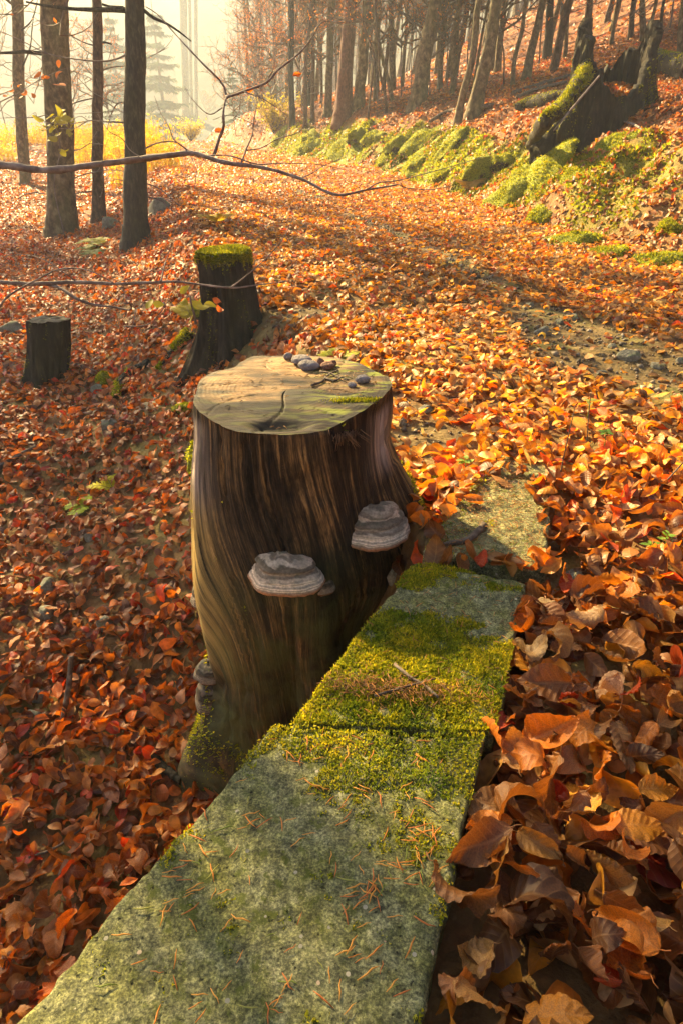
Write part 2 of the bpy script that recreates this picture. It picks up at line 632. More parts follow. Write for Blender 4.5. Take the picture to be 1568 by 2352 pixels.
def height(x, y, rough=True):
    x, y = np.asarray(x, float), np.asarray(y, float)
    z = z_path(y)
    d = np.maximum(0, x_left(y) - x)
    e = np.maximum(0, x - x_foot(y))
    z = z - d_left(y) * (1 - np.exp(-(d / w_left(y)) ** 1.3)) - .05 * np.minimum(d, 9) * (1 - sstep(10, 22, y))
    far = sstep(24, 60, y)
    z = z - far * np.minimum(d, 40) * .06
    z = z + b_right(y) * (1 - np.exp(-(e / .85) ** 1.2)) + .19 * np.minimum(e, 8) + .45 * np.clip(e - 8, 0, 45)
    z = z - .09 * (1 - sstep(1.8, 3.6, y)) * (d <= 0)
    z = np.minimum(np.maximum(z, -9) + 25 * sstep(66, 128, np.hypot(x, y)) * sstep(0, 30, y), 27)
    if rough:
        k = sstep(1.5, 4, np.hypot(x, y))
        z = z + k * .05 * fbm(x * .7, y * .7, 3.1, 3) + .012 * fbm(x * 3.5, y * 3.5, 1.7, 2)
        z = z + sstep(0, .35, e) * (1 - sstep(1.2, 2.4, e)) * (.20 * fbm(x * 1.6, y * 1.3, 8.8, 3) + .07 * fbm(x * 5, y * 5, 1.8, 2))
        z = z + sstep(3, 12, d) * .12 * fbm(x * .35, y * .35, 5.5, 2)
    return z


def hit(u, v, lo=.4):
    d = ray(u, v)
    t = np.concatenate([np.arange(lo, 12, .01), np.arange(12, 130, .05)])
    P = np.array([0, 0, CAM_H]) + d * t[:, None]
    k = np.nonzero(P[:, 2] < height(P[:, 0], P[:, 1]))[0]
    i = k[0] if len(k) else len(t) - 1
    return P[i]


def normal(x, y, e=.05):
    dx = (height(x + e, y) - height(x - e, y)) / (2 * e)
    dy = (height(x, y + e) - height(x, y - e)) / (2 * e)
    n = np.stack([-dx, -dy, np.ones_like(dx)], -1)
    return n / np.linalg.norm(n, axis=-1, keepdims=True)


def px_scale(p):
    """metres per picture unit at a point"""
    q = np.asarray(p) - np.array([0, 0, CAM_H])
    depth = q[1] * math.cos(PITCH) - q[2] * math.sin(PITCH)
    return depth / 1500.0


def project(P):
    q = np.asarray(P, float) - np.array([0, 0, CAM_H])
    dep = q[..., 1] * math.cos(PITCH) - q[..., 2] * math.sin(PITCH)
    up = q[..., 1] * math.sin(PITCH) + q[..., 2] * math.cos(PITCH)
    dep = np.where(np.abs(dep) < 1e-6, 1e-6, dep)
    return 784 + 1500 * q[..., 0] / dep, 1176 - 1500 * up / dep, dep


BARE = [(hit(1440, 820), .95, .36, -1.1), (hit(1320, 755), .6, .24, -1.1), (hit(1120, 640), .75, .13, -1.2), (hit(1000, 580), .8, .10, -1.2), (hit(860, 515), 1.2, .10, -1.25), (hit(690, 440), 1.6, .11, -1.2), (hit(960, 1010), .25, .13, .3), (hit(640, 740), .5, .22, .5)]


def bare_mask(x, y):
    m = np.zeros(np.shape(x))
    for p, a, b, rot in BARE:
        c, s = math.cos(rot), math.sin(rot)
        dx, dy = x - p[0], y - p[1]
        q = ((dx * c + dy * s) / a) ** 2 + ((-dx * s + dy * c) / b) ** 2
        m = np.maximum(m, 1 - sstep(.45, 1.15, q + .5 * fbm(x * 3, y * 3, 2.2, 3)))
    return m


def bank_mask(x, y):
    """where the face of the bank is grown over with moss"""
    e = x - x_foot(y)
    m = 1.15 - np.abs(e - .52) / .62 + .75 * fbm(x * 1.1, y * 1.1, 6.6, 3) + .25 * fbm(x * 6, y * 6, 2, 2)
    return sstep(.25, .75, m) * (.25 * sstep(3.5, 5, y) + .75 * sstep(6.5, 9, y)) * (1 - sstep(19, 24, y)) * (e > -.1)


def build_terrain():
    th = np.concatenate([np.arange(-180, -75, 5.0), np.arange(-75, -40, 1.25), np.arange(-40, 40, .55), np.arange(40, 75, 1.25), np.arange(75, 180, 5.0)])
    th = np.radians(th)
    r = np.concatenate([[.04], np.geomspace(.15, 128, 300)])
    T, Q = np.meshgrid(th, r)
    X, Y = (Q * np.sin(T)).ravel(), (Q * np.cos(T)).ravel()
    Z = height(X, Y)
    V = np.stack([X, Y, Z], -1)
    Fq = grid_faces(len(th), len(r), True)[:, ::-1]
    cx, cy_ = X[Fq].mean(1), Y[Fq].mean(1)
    isp = (cx > x_left(cy_) + .05) & (cx < x_foot(cy_) - .05) & (cy_ > 1.9) & (cy_ < 90)
    bm = bare_mask(X, Y)
    nr = 1 - sstep(4, 12, np.hypot(X, Y))
    for nm, sel in (('ground', ~isp), ('path', isp)):
        f = Fq[sel]
        idx = np.unique(f)
        re = np.zeros(len(V), int)
        re[idx] = np.arange(len(idx))
        me = mesh_np(nm, V[idx], re[f], True, extra={'bare': bm[idx], 'near': nr[idx] * .8, 'mossy': bank_mask(X, Y)[idx], 'wooded': sstep(60, 80, np.hypot(X, Y)[idx])})
        o = put(nm, me, M['ground'])
        o['kind'] = 'structure'
        o['label'] = 'leaf covered forest floor sloping down beside the path and up the bank' if nm == 'ground' else 'woodland track carpeted with orange beech leaves'


build_terrain()

# ------------------------------------------------------------------ the stone slabs along the edge of the path
def slab_xy(pts):
    return [on_z(u, v, 0.0)[:2] for u, v in pts]


def line_ext(a, b, y):
    f = (y - a[1]) / (b[1] - a[1])
    return a + (b - a) * f


_l0, _l1 = slab_xy([(30, 2345), (628, 1668)])
_r0, _r1 = slab_xy([(965, 2352), (1112, 1690)])
SLABS = [
    (np.array([line_ext(_l0, _l1, -.25), line_ext(_r0, _r1, -.25), _r1, _l1]), .15, 0.0, 90, 150),
    (np.array(slab_xy([(668, 1660), (1135, 1676), (1212, 1335), (952, 1286)])), .15, -.004, 90, 100),
    (np.array(slab_xy([(968, 1268), (1255, 1312), (1262, 1108), (1098, 1096)])), .15, .006, 70, 90),
    (np.array(slab_xy([(1112, 1086), (1262, 1096), (1250, 1030), (1158, 1030)])), .14, .0, 40, 40),
]


def slab_local(poly, a, b):
    """bilinear point of the slab's quad"""
    p00, p10, p11, p01 = poly
    a, b = np.asarray(a)[..., None], np.asarray(b)[..., None]
    return (p00 * (1 - a) + p10 * a) * (1 - b) + (p01 * (1 - a) + p11 * a) * b


def slab_top(x, y, k):
    return SLABS[k][2] + .0035 * fbm(np.asarray(x) * 9, np.asarray(y) * 9, 3.0 + k, 3)


def build_slab(k, label, mat):
    poly, thick, z0, nu, nv = SLABS[k]
    a, b = np.meshgrid(np.linspace(0, 1, nu), np.linspace(0, 1, nv))
    XY = slab_local(poly, a.ravel(), b.ravel())
    X, Y = XY[:, 0].copy(), XY[:, 1].copy()
    w = np.linalg.norm(poly[1] - poly[0]), np.linalg.norm(poly[3] - poly[0])
    ed = np.minimum(np.minimum(a, 1 - a).ravel() * w[0], np.minimum(b, 1 - b).ravel() * w[1])
    # worn, wandering edges
    c = poly.mean(0)
    wob = (1 - sstep(0, .07, ed)) * (.006 * fbm(X * 14, Y * 14, k, 3) + .005 * fbm(X * 50, Y * 50, k, 2))
    dirn = (XY - c) / np.linalg.norm(XY - c, axis=1)[:, None]
    X += dirn[:, 0] * wob
    Y += dirn[:, 1] * wob
    rr = .012 + .006 * fbm(X * 20, Y * 20, k + 4, 2)
    rr = np.clip(rr, .004, .03)
    fall = np.where(ed < rr, rr - np.sqrt(np.maximum(rr ** 2 - (rr - ed) ** 2, 0)), 0)
    Z = slab_top(X, Y, k) - fall + .0016 * fbm(X * 70, Y * 70, k, 2)
    top = np.stack([X, Y, Z], -1)
    # perimeter loop, extruded in several rows
    idx = np.arange(nu * nv).reshape(nv, nu)
    loop = np.concatenate([idx[0, :-1], idx[:-1, -1], idx[-1, :0:-1], idx[:0:-1, 0]])
    V, Fs = [top], [grid_faces(nu, nv)]
    prev, n0 = loop, nu * nv
    m = len(loop)
    for j, dz in enumerate((.02, .06, .11, thick)):
        q = top[loop].copy()
        dd = dirn[loop]
        bulge = .004 * fbm(q[:, 0] * 25, q[:, 1] * 25, j * 3.3, 3)
        q[:, :2] += dd * bulge[:, None]
        q[:, 2] = z0 - dz
        V.append(q)
        cur = n0 + np.arange(m)
        Fs.append(np.stack([prev, cur, np.roll(cur, -1), np.roll(prev, -1)], -1))
        prev, n0 = cur, n0 + m
    base = np.array([c[0], c[1], z0 - thick])
    t = thing('stone_slab', label, 'stone slab', base, 'slabs laid along the path edge')
    part('block', np.concatenate(V), np.concatenate(Fs), mat, t)
    return t


SLAB_T = [
    build_slab(0, 'large grey lichen covered slab strewn with needles, nearest of the stone slabs', M['slab']),
    build_slab(1, 'slab thickly covered with bright moss beside the tall stump', M['slab']),
    build_slab(2, 'slab half buried under bark crumbs and leaves, past the mossy slab', M['slab_plain']),
    build_slab(3, 'small greenish slab end almost swallowed by leaves, farthest of the slabs', M['slab_plain']),
]


def build_wall():
    """dry stone footing under the slabs, on the drop towards the stump"""
    w = thing('retaining_wall', 'low dry stone wall carrying the slabs above the slope', 'wall', (-.2, .6, -1.0))
    pts = [line_ext(_l0, _l1, -.25), _l1, slab_xy([(668, 1660)])[0], slab_xy([(952, 1286)])[0], slab_xy([(1090, 1120)])[0]]
    r = np.random.default_rng(4)
    seg = [(pts[i], pts[i + 1]) for i in range(4)]
    for a, b in seg:
        ln = np.linalg.norm(b - a)
        d = (b - a) / ln
        nrm = np.array([d[1], -d[0]])
        s = 0.0
        for row in range(5):
            s = r.uniform(0, .05)
            while s < ln - .03:
                l = min(r.uniform(.14, .28), ln - s + .02)
                p = a + d * (s + l / 2) + nrm * r.uniform(.09, .105)
                V, Fq = blob(12, 8, (l * .54, .09, .095), .12, 1.6, r.uniform(0, 50))
                V = np.sign(V) * np.abs(V) ** .8 * np.array([l * .54, .09, .095]) ** .2
                ang = math.atan2(d[1], d[0])
                c, sn = math.cos(ang), math.sin(ang)
                V = np.stack([V[:, 0] * c - V[:, 1] * sn + p[0], V[:, 0] * sn + V[:, 1] * c + p[1], V[:, 2] - .255 - row * .17], -1)
                part('stone', V, Fq, M['rock'], w)
                s += l


build_wall()

# ------------------------------------------------------------------ fallen leaves
LEAF_PALETTE = [  # colour, weight, word
    ((.22, .088, .019), 23, 'brown'), ((.31, .132, .025), 20, 'brown'), ((.42, .21, .052), 12, 'tan'), ((.48, .28, .10), 7, 'tan'),
    ((.12, .048, .013), 14, 'dark brown'), ((.54, .175, .012), 11, 'orange'), ((.58, .25, .016), 9, 'orange'), ((.46, .07, .008), 4.5, 'red'), ((.34, .042, .008), 2, 'red'),
]
_pw = np.array([p[1] for p in LEAF_PALETTE], float)
_pw /= _pw.sum()
_pc = np.array([p[0] for p in LEAF_PALETTE])


def leaf_template(nl, nw, r, wild=1.0, petiole=False):
    s = np.linspace(.015, .985, nl + 1)
    w = np.linspace(-1, 1, nw + 1)
    Sg, W = np.meshgrid(s, w, indexing='ij')
    hw = r.uniform(.27, .33) * np.sin(np.pi * Sg ** .80) ** .88 * (1.06 - .22 * Sg)
    x, y = Sg - .5, W * hw
    z = r.uniform(-.1, .45) * wild * np.abs(y)
    z = z + .018 * wild * np.sin(2 * np.pi * (r.uniform(3, 5) * Sg + r.uniform())) * np.abs(W) ** 1.5 * np.where(W > 0, 1, r.uniform(-1, 1))
    z = z + .05 * wild * fbm(x * 2.2 + r.uniform(0, 90), y * 2.2, r.uniform(0, 9), 2)
    if nl > 12:
        z = z + .006 * np.cos(2 * np.pi * 8.5 * (Sg - .17 * np.abs(W))) * np.minimum(np.abs(W) * 2, 1) + .02 * np.sin(2 * np.pi * (r.uniform(6, 9) * Sg + r.uniform())) * np.abs(W) ** 4
    # roll across, stronger toward one end
    kc = r.choice([-1, 1], p=[.35, .65]) * min(r.lognormal(.95, .6), 7.5) * wild * (.6 + Sg * r.uniform(-.4, .9))
    kc = np.where(np.abs(kc) < .05, .05, kc)
    off = r.uniform(-.1, .1) * wild
    yy = y - off
    y, z = np.sin(kc * yy) / kc + off, z + (1 - np.cos(kc * yy)) / kc
    # bend lengthways
    k = r.normal(0, 2.0) * wild
    k = k if abs(k) > .05 else .05
    r0 = 1 / k - z
    x, z = np.sin(k * x) * r0, 1 / k - np.cos(k * x) * r0
    # twist
    tw = r.normal(0, .9) * wild * x
    y, z = y * np.cos(tw) - z * np.sin(tw), y * np.sin(tw) + z * np.cos(tw)
    V = np.stack([x, y, z], -1).reshape(-1, 3)
    uv = np.stack([Sg, W * .5 + .5], -1).reshape(-1, 2)
    T = quads_to_tris(grid_faces(nw + 1, nl + 1))
    if petiole:
        b = V[(nw // 2)]
        c = b + np.array([-.07, r.uniform(-.03, .03), r.uniform(-.03, .03)])
        e = c + np.array([-.06, r.uniform(-.05, .05), r.uniform(-.02, .06)])
        pv, pt, _ = tube([b + [.02, 0, 0], c, e], [.009, .007, .009], 4)
        T = np.concatenate([T, pt + len(V)])
        V = np.concatenate([V, pv])
        uv = np.concatenate([uv, np.tile([[.5, .5]], (len(pv), 1))])
    V = V - np.array([0, 0, np.median(V[:, 2])])
    return V, T, uv


def in_poly(poly, x, y, grow=0.0):
    c = poly.mean(0)
    q = c + (poly - c) * (1 + grow / np.linalg.norm(poly - c, axis=1))[:, None]
    ok = np.ones(np.shape(x), bool)
    for i in range(4):
        a, b = q[i], q[(i + 1) % 4]
        ok &= ((b[0] - a[0]) * (y - a[1]) - (b[1] - a[1]) * (x - a[0])) > 0
    return ok


STUMP_C = np.array([-.15, 1.84])
KEEP_OUT = [(STUMP_C[0], STUMP_C[1], .37)]      # x, y, radius without leaves; stumps and trunks add themselves
BIGSTUMP = hit(1410, 285)
ROT_UP = None


def frames(n, yaw, tx, ty):
    """rotation matrices: plane normal n, then yaw and two tilts"""
    k = len(n)
    a = np.cross(n, np.array([0.0, 1, 0]))
    a /= np.linalg.norm(a, axis=1)[:, None]
    b = np.cross(n, a)
    B = np.stack([a, b, n], -1)

    def rot(ax, t):
        c, s = np.cos(t), np.sin(t)
        m = np.zeros((k, 3, 3))
        i, j = [(1, 2), (2, 0), (0, 1)][ax]
        m[:, ax, ax] = 1
        m[:, i, i] = c
        m[:, j, j] = c
        m[:, i, j] = -s
        m[:, j, i] = s
        return m
    return B @ rot(2, yaw) @ rot(0, tx) @ rot(1, ty)


def leaf_field():
    bag = Bag()
    r = np.random.default_rng(21)
    singles = []
    #      r0   r1   half angle  per m2  nl nw  size  variants tilt pile
    lods = [(.3, 1.5, 80, 1080, 10, 6, .080, 30, .58, .070),
            (1.5, 2.6, 70, 1000, 6, 4, .075, 26, .54, .050),
            (2.6, 6.0, 46, 800, 5, 2, .069, 24, .42, .030),
            (6.0, 12., 36, 460, 3, 2, .075, 20, .38, .022),
            (12., 22., 35, 210, 2, 2, .092, 14, .4, .02),
            (22., 48., 34, 40, 2, 1, .14, 10, .4, .02)]
    for li, (r0, r1, ha, dens, nl, nw, size, nvar, tilt, pile) in enumerate(lods):
        area = math.radians(ha) * (r1 ** 2 - r0 ** 2)
        n = int(area * dens)
        rad = np.sqrt(r.uniform(r0 ** 2, r1 ** 2, n))
        th = np.radians(r.uniform(-ha, ha, n))
        x, y = rad * np.sin(th), rad * np.cos(th)
        keep = np.ones(n, bool)
        for k in (0, 1):
            keep &= ~in_poly(SLABS[k][0], x, y, .045 if k == 0 else .0)
        on3 = in_poly(SLABS[2][0], x, y) | in_poly(SLABS[3][0], x, y)
        e3 = np.clip((x - .50) / .16, 0, 1)
        keep &= ~(on3 & (r.random(n) > .04 + .55 * e3))
        for kx, ky, kr in KEEP_OUT:
            keep &= (x - kx) ** 2 + (y - ky) ** 2 > kr ** 2
        keep &= r.random(n) > bare_mask(x, y) * .90
        e = x - x_foot(y)
        keep &= r.random(n) > .5 * bank_mask(x, y)
        if li >= 4:
            u, v, dep = project(np.stack([x, y, height(x, y)], -1))
            keep &= (u > -250) & (u < 1820) & (dep > 0)
        x, y = x[keep], y[keep]
        n = len(x)
        nm = normal(x, y)
        dens_v = .5 + .5 * fbm(x * .6, y * .6, 1.1, 2)
        lift = r.random(n) ** 1.3
        z = height(x, y) + .006 + lift * pile * (1 + .5 * dens_v)
        if li <= 1:
            # drift heaped against the slabs
            dr = np.clip(1 - np.abs(x - x_left(y) - .5) / .5, 0, 1)
            z = z + .02 * dr * (y < 2) * (x > x_left(y))
            on = in_poly(SLABS[2][0], x, y, .03) | in_poly(SLABS[3][0], x, y, .03)
            z = np.where(on, np.maximum(z, .012 + .02 * lift), z)
        yaw = r.uniform(0, 2 * np.pi, n)
        tx, ty = r.normal(0, tilt, n), r.normal(0, tilt, n)
        trod = (x > x_left(y) + .3) & (x < x_foot(y) - .2) & (y > 3)     # pressed flat on the track
        tx, ty = np.where(trod, tx * .6, tx), np.where(trod, ty * .6, ty)
        Rm = frames(nm, yaw, tx, ty)
        sz = size * np.clip(r.normal(1, .2, n), .5, 1.45) * np.where(trod, .88, 1.0)
        if li <= 1:
            sz = sz * np.where((x > .1) & (y < 1.35), 1.22, 1.0)
        slow = fbm(x * .8, y * .8, 7.7, 2) * .5
        pi_ = r.choice(len(_pc), n, p=_pw)
        col = _pc[pi_] * r.uniform(.75, 1.25, (n, 1)) * (1 + .12 * slow[:, None])
        track_glow = (x > x_left(y)) & (x < x_foot(y)) & (y > 2)          # paler leaves on the track, its sunny glow painted into their colour
        col = col * np.where(track_glow, 1.0, 0.0)[:, None] * np.array([.5, .78, .45]) + col
        slope = (x < x_left(y) - .1) & (y < 12)                       # redder leaves on the slope below
        col = col * np.where(slope[:, None], np.array([1.0, .82, .75]), 1.0)
        near_drift = (y < 1.5) & (x > 0)                                    # darker, browner leaves in the near drift
        col = col * np.where(near_drift[:, None], np.array([.80, .84, .95]), 1.0)
        col = np.clip(col * r.uniform(.92, 1.08, (n, 3)), .01, .8)
        var = r.integers(0, nvar, n)
        P = np.stack([x, y, z], -1)
        taken = np.zeros(n, bool)
        if li == 0:
            u, v, dep = project(P)
            inside = (u > 15) & (u < 1553) & (v > 30) & (v < 2337)
            score = np.where(inside & (lift > .5), sz / dep * (.6 + .4 * lift), 0)
            # spread over the right drift and the left slope
            score *= np.where((u < 450) & (lift > .8), 1.12, 1.0)
            pick = np.argsort(-score)[:300]
            taken[pick] = True
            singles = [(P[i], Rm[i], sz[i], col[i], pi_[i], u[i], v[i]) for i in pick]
        for kv in range(nvar):
            V0, T0, U0 = leaf_template(nl, nw, r, 1.3 if li <= 1 else 1.0)
            idx = np.nonzero((var == kv) & ~taken)[0]
            if not len(idx):
                continue
            W = np.einsum('nij,vj->nvi', Rm[idx], V0) * sz[idx][:, None, None] + P[idx][:, None, :]
            m = len(V0)
            T = (T0[None] + (np.arange(len(idx)) * m)[:, None, None]).reshape(-1, 3)
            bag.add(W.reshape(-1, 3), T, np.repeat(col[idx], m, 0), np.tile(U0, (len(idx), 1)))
    return bag, singles


LEAF_ZONES = [
    (lambda u, v: u > 700 and v > 2050, "in the drift by the large slab's near end"),
    (lambda u, v: u > 700 and v > 1650, 'in the drift along the edge of the large slab'),
    (lambda u, v: u > 700 and v > 1250, 'in the drift beside the mossy slab'),
    (lambda u, v: u > 700, 'on the track beyond the slabs'),
    (lambda u, v: v > 1800, 'low on the slope left of the large slab'),
    (lambda u, v: True, 'on the slope left of the tall stump'),
]


def build_leaves():
    bag, singles = leaf_field()
    o = put('fallen_leaves', bag.mesh('fallen_leaves'), M['leaf'])
    o['kind'] = 'stuff'
    o['label'] = 'carpet of curled brown and orange beech leaves covering path, slope and bank'
    o['category'] = 'leaves'
    r = np.random.default_rng(8)
    hero = []
    for k in range(40):
        V, T, U = leaf_template(34, 12, r, 1.3, True)
        me = mesh_np('fallen_leaf', V, T, True, uv=U)
        me.materials.append(M['leaf_single'])
        hero.append(me)
    for p, Rm, s, c, pi_, u, v in singles:
        ob = bpy.data.objects.new('fallen_leaf', hero[r.integers(40)])
        COL.objects.link(ob)
        ob.matrix_world = Matrix([[*(Rm[i] * s), p[i]] for i in range(3)] + [[0, 0, 0, 1]])
        ob.color = (*c, 1)
        word = LEAF_PALETTE[pi_][2]
        zone = next(z for f, z in LEAF_ZONES if f(u, v))
        size = 'large' if s > .086 else 'middling' if s > .074 else 'small'
        tag(ob, f'{size} curled {word} beech leaf {zone}', 'leaf', f'{size} {word} leaves {zone}')


# ------------------------------------------------------------------ moss: short upright tufts on a surface
MOSS_COL = np.array([(.20, .24, .014), (.27, .30, .018), (.36, .35, .02), (.13, .17, .014), (.42, .38, .03)])


def moss_tufts(P, Nn, r, h=.012, w=.004, dark=0.0, lean=.6):
    n = len(P)
    d = Nn + r.normal(0, lean, (n, 3))
    d /= np.linalg.norm(d, axis=1)[:, None]
    a = np.cross(d, r.normal(0, 1, (n, 3)))
    a /= np.linalg.norm(a, axis=1)[:, None] + 1e-9
    hh = h * r.uniform(.45, 1.3, (n, 1))
    ww = w * r.uniform(.6, 1.4, (n, 1))
    base = P - Nn * h * .2
    V = np.stack([base - a * ww, base + a * ww, base + d * hh * .6 + a * ww * .8, base + d * hh], 1).reshape(-1, 3)
    k = np.arange(n)[:, None] * 4
    T = np.concatenate([k + [0, 1, 2], k + [0, 2, 3]])
    c = MOSS_COL[r.integers(0, len(MOSS_COL), n)] * r.uniform(.7, 1.3, (n, 1)) * (1 - dark)
    return V, T, np.repeat(c, 4, 0)


def add_moss(parent, P, Nn, r, name='moss', **kw):
    V, T, c = moss_tufts(np.asarray(P), np.asarray(Nn), r, **kw)
    o = part(name, V, T, M['moss'], parent, col=c, smooth=False)
    o['kind'] = 'stuff'
    return o


def slab_moss():
    r = np.random.default_rng(31)
    up = np.array([0, 0, 1.0])
    # second slab: nearly all of it, but a bare band across the far third
    for k, n, cover in ((1, 56000, None), (0, 60000, None), (2, 6000, None)):
        poly = SLABS[k][0]
        a, b = r.random(n), r.random(n)
        XY = slab_local(poly, a, b)
        x, y = XY[:, 0], XY[:, 1]
        nz = fbm(x * 11, y * 11, 4.4, 4)
        n2 = fbm(x * 45, y * 45, 1.4, 2)
        if k == 1:
            band = np.exp(-((b - .74 - .04 * (a - .5)) / .085) ** 2)
            m = .48 - 1.5 * band - .9 * sstep(.62, 1.0, a) * sstep(.45, .65, b) + .80 * nz + .35 * n2 - .35 * sstep(.9, 1, b)
        elif k == 0:
            y1 = (y - poly[:, 1].min()) / np.ptp(poly[:, 1])
            m = -.36 + .55 * fbm(x * 24, y * 24, 7.4, 3) + 1.5 * sstep(.82 + .09 * (a < .35), .97, y1) + .85 * nz + .45 * n2
        else:
            m = -.45 + .9 * nz + .3 * n2 + .6 * (a < .15)
        keep = m + r.normal(0, .12, n) > .05
        x, y, m = x[keep], y[keep], m[keep]
        hgt = np.clip(m, .1, .9)
        z = slab_top(x, y, k) + .006 * np.clip(m, 0, 1) * (1 + fbm(x * 30, y * 30, 2, 2)) - .001
        P = np.stack([x, y, z], -1)
        mo = add_moss(SLAB_T[k], P, np.tile(up, (len(P), 1)), r, h=.0085 if k == 1 else .0062, w=.0020, lean=.8)
        hue = fbm(x * 13, y * 13, 9.9, 3)[:, None]
        cc = np.zeros(len(P) * 16, np.float32)
        at_ = mo.data.attributes['tint'].data
        at_.foreach_get('color', cc)
        cc = cc.reshape(-1, 4)
        cc[:, :3] *= np.repeat(np.clip(1 + np.array([[.55, .35, .1]]) * hue, .35, 1.6), 4, 0)
        at_.foreach_set('color', cc.ravel())


slab_moss()


# spruce needles
def needle_mesh(r, n=1):
    P = smooth_path([(-.5, 0, 0), (-.1, r.uniform(-.05, .05), .03), (.2, r.uniform(-.08, .08), .03), (.5, r.uniform(-.1, .1), r.uniform(-.01, .05))], 4)
    V, T, _ = tube(P, [.02, .038, .036, .012], 4)
    return V, T


NEEDLE_COL = [((.55, .20, .03), 'orange'), ((.42, .13, .03), 'orange'), ((.60, .28, .05), 'orange'), ((.16, .20, .03), 'green'), ((.25, .25, .05), 'green')]


def build_needles():
    r = np.random.default_rng(77)
    meshes = []
    for ci, (c, word) in enumerate(NEEDLE_COL):
        for k in range(3):
            V, T = needle_mesh(r)
            me = mesh_np('spruce_needle', V, T, True, col=np.tile(c, (len(V), 1)))
            me.materials.append(M['needle'])
            meshes.append((me, word))
    poly = SLABS[0][0]
    i = 0
    cl = [(r.uniform(.1, .9), r.uniform(.2, .98)) for _ in range(34)]
    while i < 215:
        if r.random() < .55:
            c = cl[r.integers(len(cl))]
            a, b = c[0] + r.normal(0, .05), c[1] + r.normal(0, .025)
        else:
            a, b = r.uniform(.03, .97), r.uniform(.12, .985)
        if not (.02 < a < .98 and .1 < b < .99):
            continue
        p = slab_local(poly, np.array([a]), np.array([b]))[0]
        u, v, _ = project(np.array([*p, 0]))
        if not (8 < u < 1560 and v < 2344):
            continue
        me, word = meshes[r.choice(15, p=np.array([1.5] * 9 + [.55] * 6) / (9 * 1.5 + 6 * .55))]
        yaw = r.normal(.5, .9) if r.random() < .7 else r.uniform(0, 6.28)
        o = put('spruce_needle', me, None, None, (p[0], p[1], float(slab_top(p[0], p[1], 0)) + .004), (r.normal(0, .12), r.normal(0, .1), yaw), .027 * r.uniform(.6, 1.3))
        where = 'mossy far end' if b > .9 else ('bare middle' if b > .62 else 'near end')
        tag(o, f'dry {word} spruce needle lying on the {where} of the large slab', 'needle', f'{word} needles on the {where} of the large slab')
        i += 1
    # the uncountable rest: on the mossy slab, the buried slab, the joint and the soil beside the stump
    bag = Bag()
    tmpl = [needle_mesh(r) for _ in range(6)]
    spots = []
    for k, n in ((1, 620), (2, 1700), (3, 250)):
        a, b = r.random(n), r.random(n)
        if k == 2:
            a = 1 - (1 - a) ** .8
        XY = slab_local(SLABS[k][0], a, b)
        if k == 1:
            keep = (np.exp(-((XY[:, 1] - .955 - .1 * (XY[:, 0] - .1)) / .045) ** 2) > r.random(n) * .9) | (r.random(n) < .42)
            XY = XY[keep]
        spots.append(np.c_[XY, slab_top(XY[:, 0], XY[:, 1], k) + r.uniform(.003, .014, len(XY))])
    jt = on_z(905, 1588, 0)
    g = np.c_[r.normal(jt[0], .09, 700), r.normal(jt[1], .018, 700) + 0, r.uniform(.004, .02, 700)]
    g[:, 1] += (g[:, 0] - jt[0]) * -.12
    spots.append(g)
    g = np.c_[np.abs(r.normal(0, .07, 600)) + .27, r.normal(1.68, .09, 600)]
    spots.append(np.c_[g, height(g[:, 0], g[:, 1]) + r.uniform(.0, .02, 600)])
    Pn = np.concatenate(spots)
    onany = np.zeros(len(Pn), bool)
    for sl in SLABS:
        onany |= in_poly(sl[0], Pn[:, 0], Pn[:, 1], -.012)
    Pn = Pn[onany | (np.arange(len(Pn)) >= len(Pn) - 600)]
    n = len(Pn)
    Rm = frames(np.tile([[0, 0, 1.0]], (n, 1)), r.uniform(0, 6.3, n), r.normal(0, .2, n), r.normal(0, .25, n))
    brown = np.array([(.2, .09, .03), (.3, .13, .03), (.4, .17, .03), (.12, .06, .025)])
    var = r.integers(0, 6, n)
    for kv in range(6):
        idx = np.nonzero(var == kv)[0]
        V0, T0 = tmpl[kv]
        W = np.einsum('nij,vj->nvi', Rm[idx], V0) * (.019 * r.uniform(.5, 1.25, len(idx)))[:, None, None] + Pn[idx][:, None]
        m = len(V0)
        bag.add(W.reshape(-1, 3), (T0[None] + (np.arange(len(idx)) * m)[:, None, None]).reshape(-1, 3), np.repeat(brown[r.integers(0, 4, len(idx))] * r.uniform(.7, 1.3, (len(idx), 1)), m, 0))
    o = put('needle_litter', bag.mesh('needle_litter'), M['needle'])
    o['kind'] = 'stuff'
    o['label'] = 'brown and orange needles and bark crumbs littering the mossy and buried slabs'
    o['category'] = 'needles'


build_needles()

# ------------------------------------------------------------------ the tall stump
STUMP_TOP = .36
STUMP_BASE = -1.25


def bumpang(th, c, w):
    d = np.angle(np.exp(1j * (th - c)))
    return np.exp(-(d / w) ** 2)


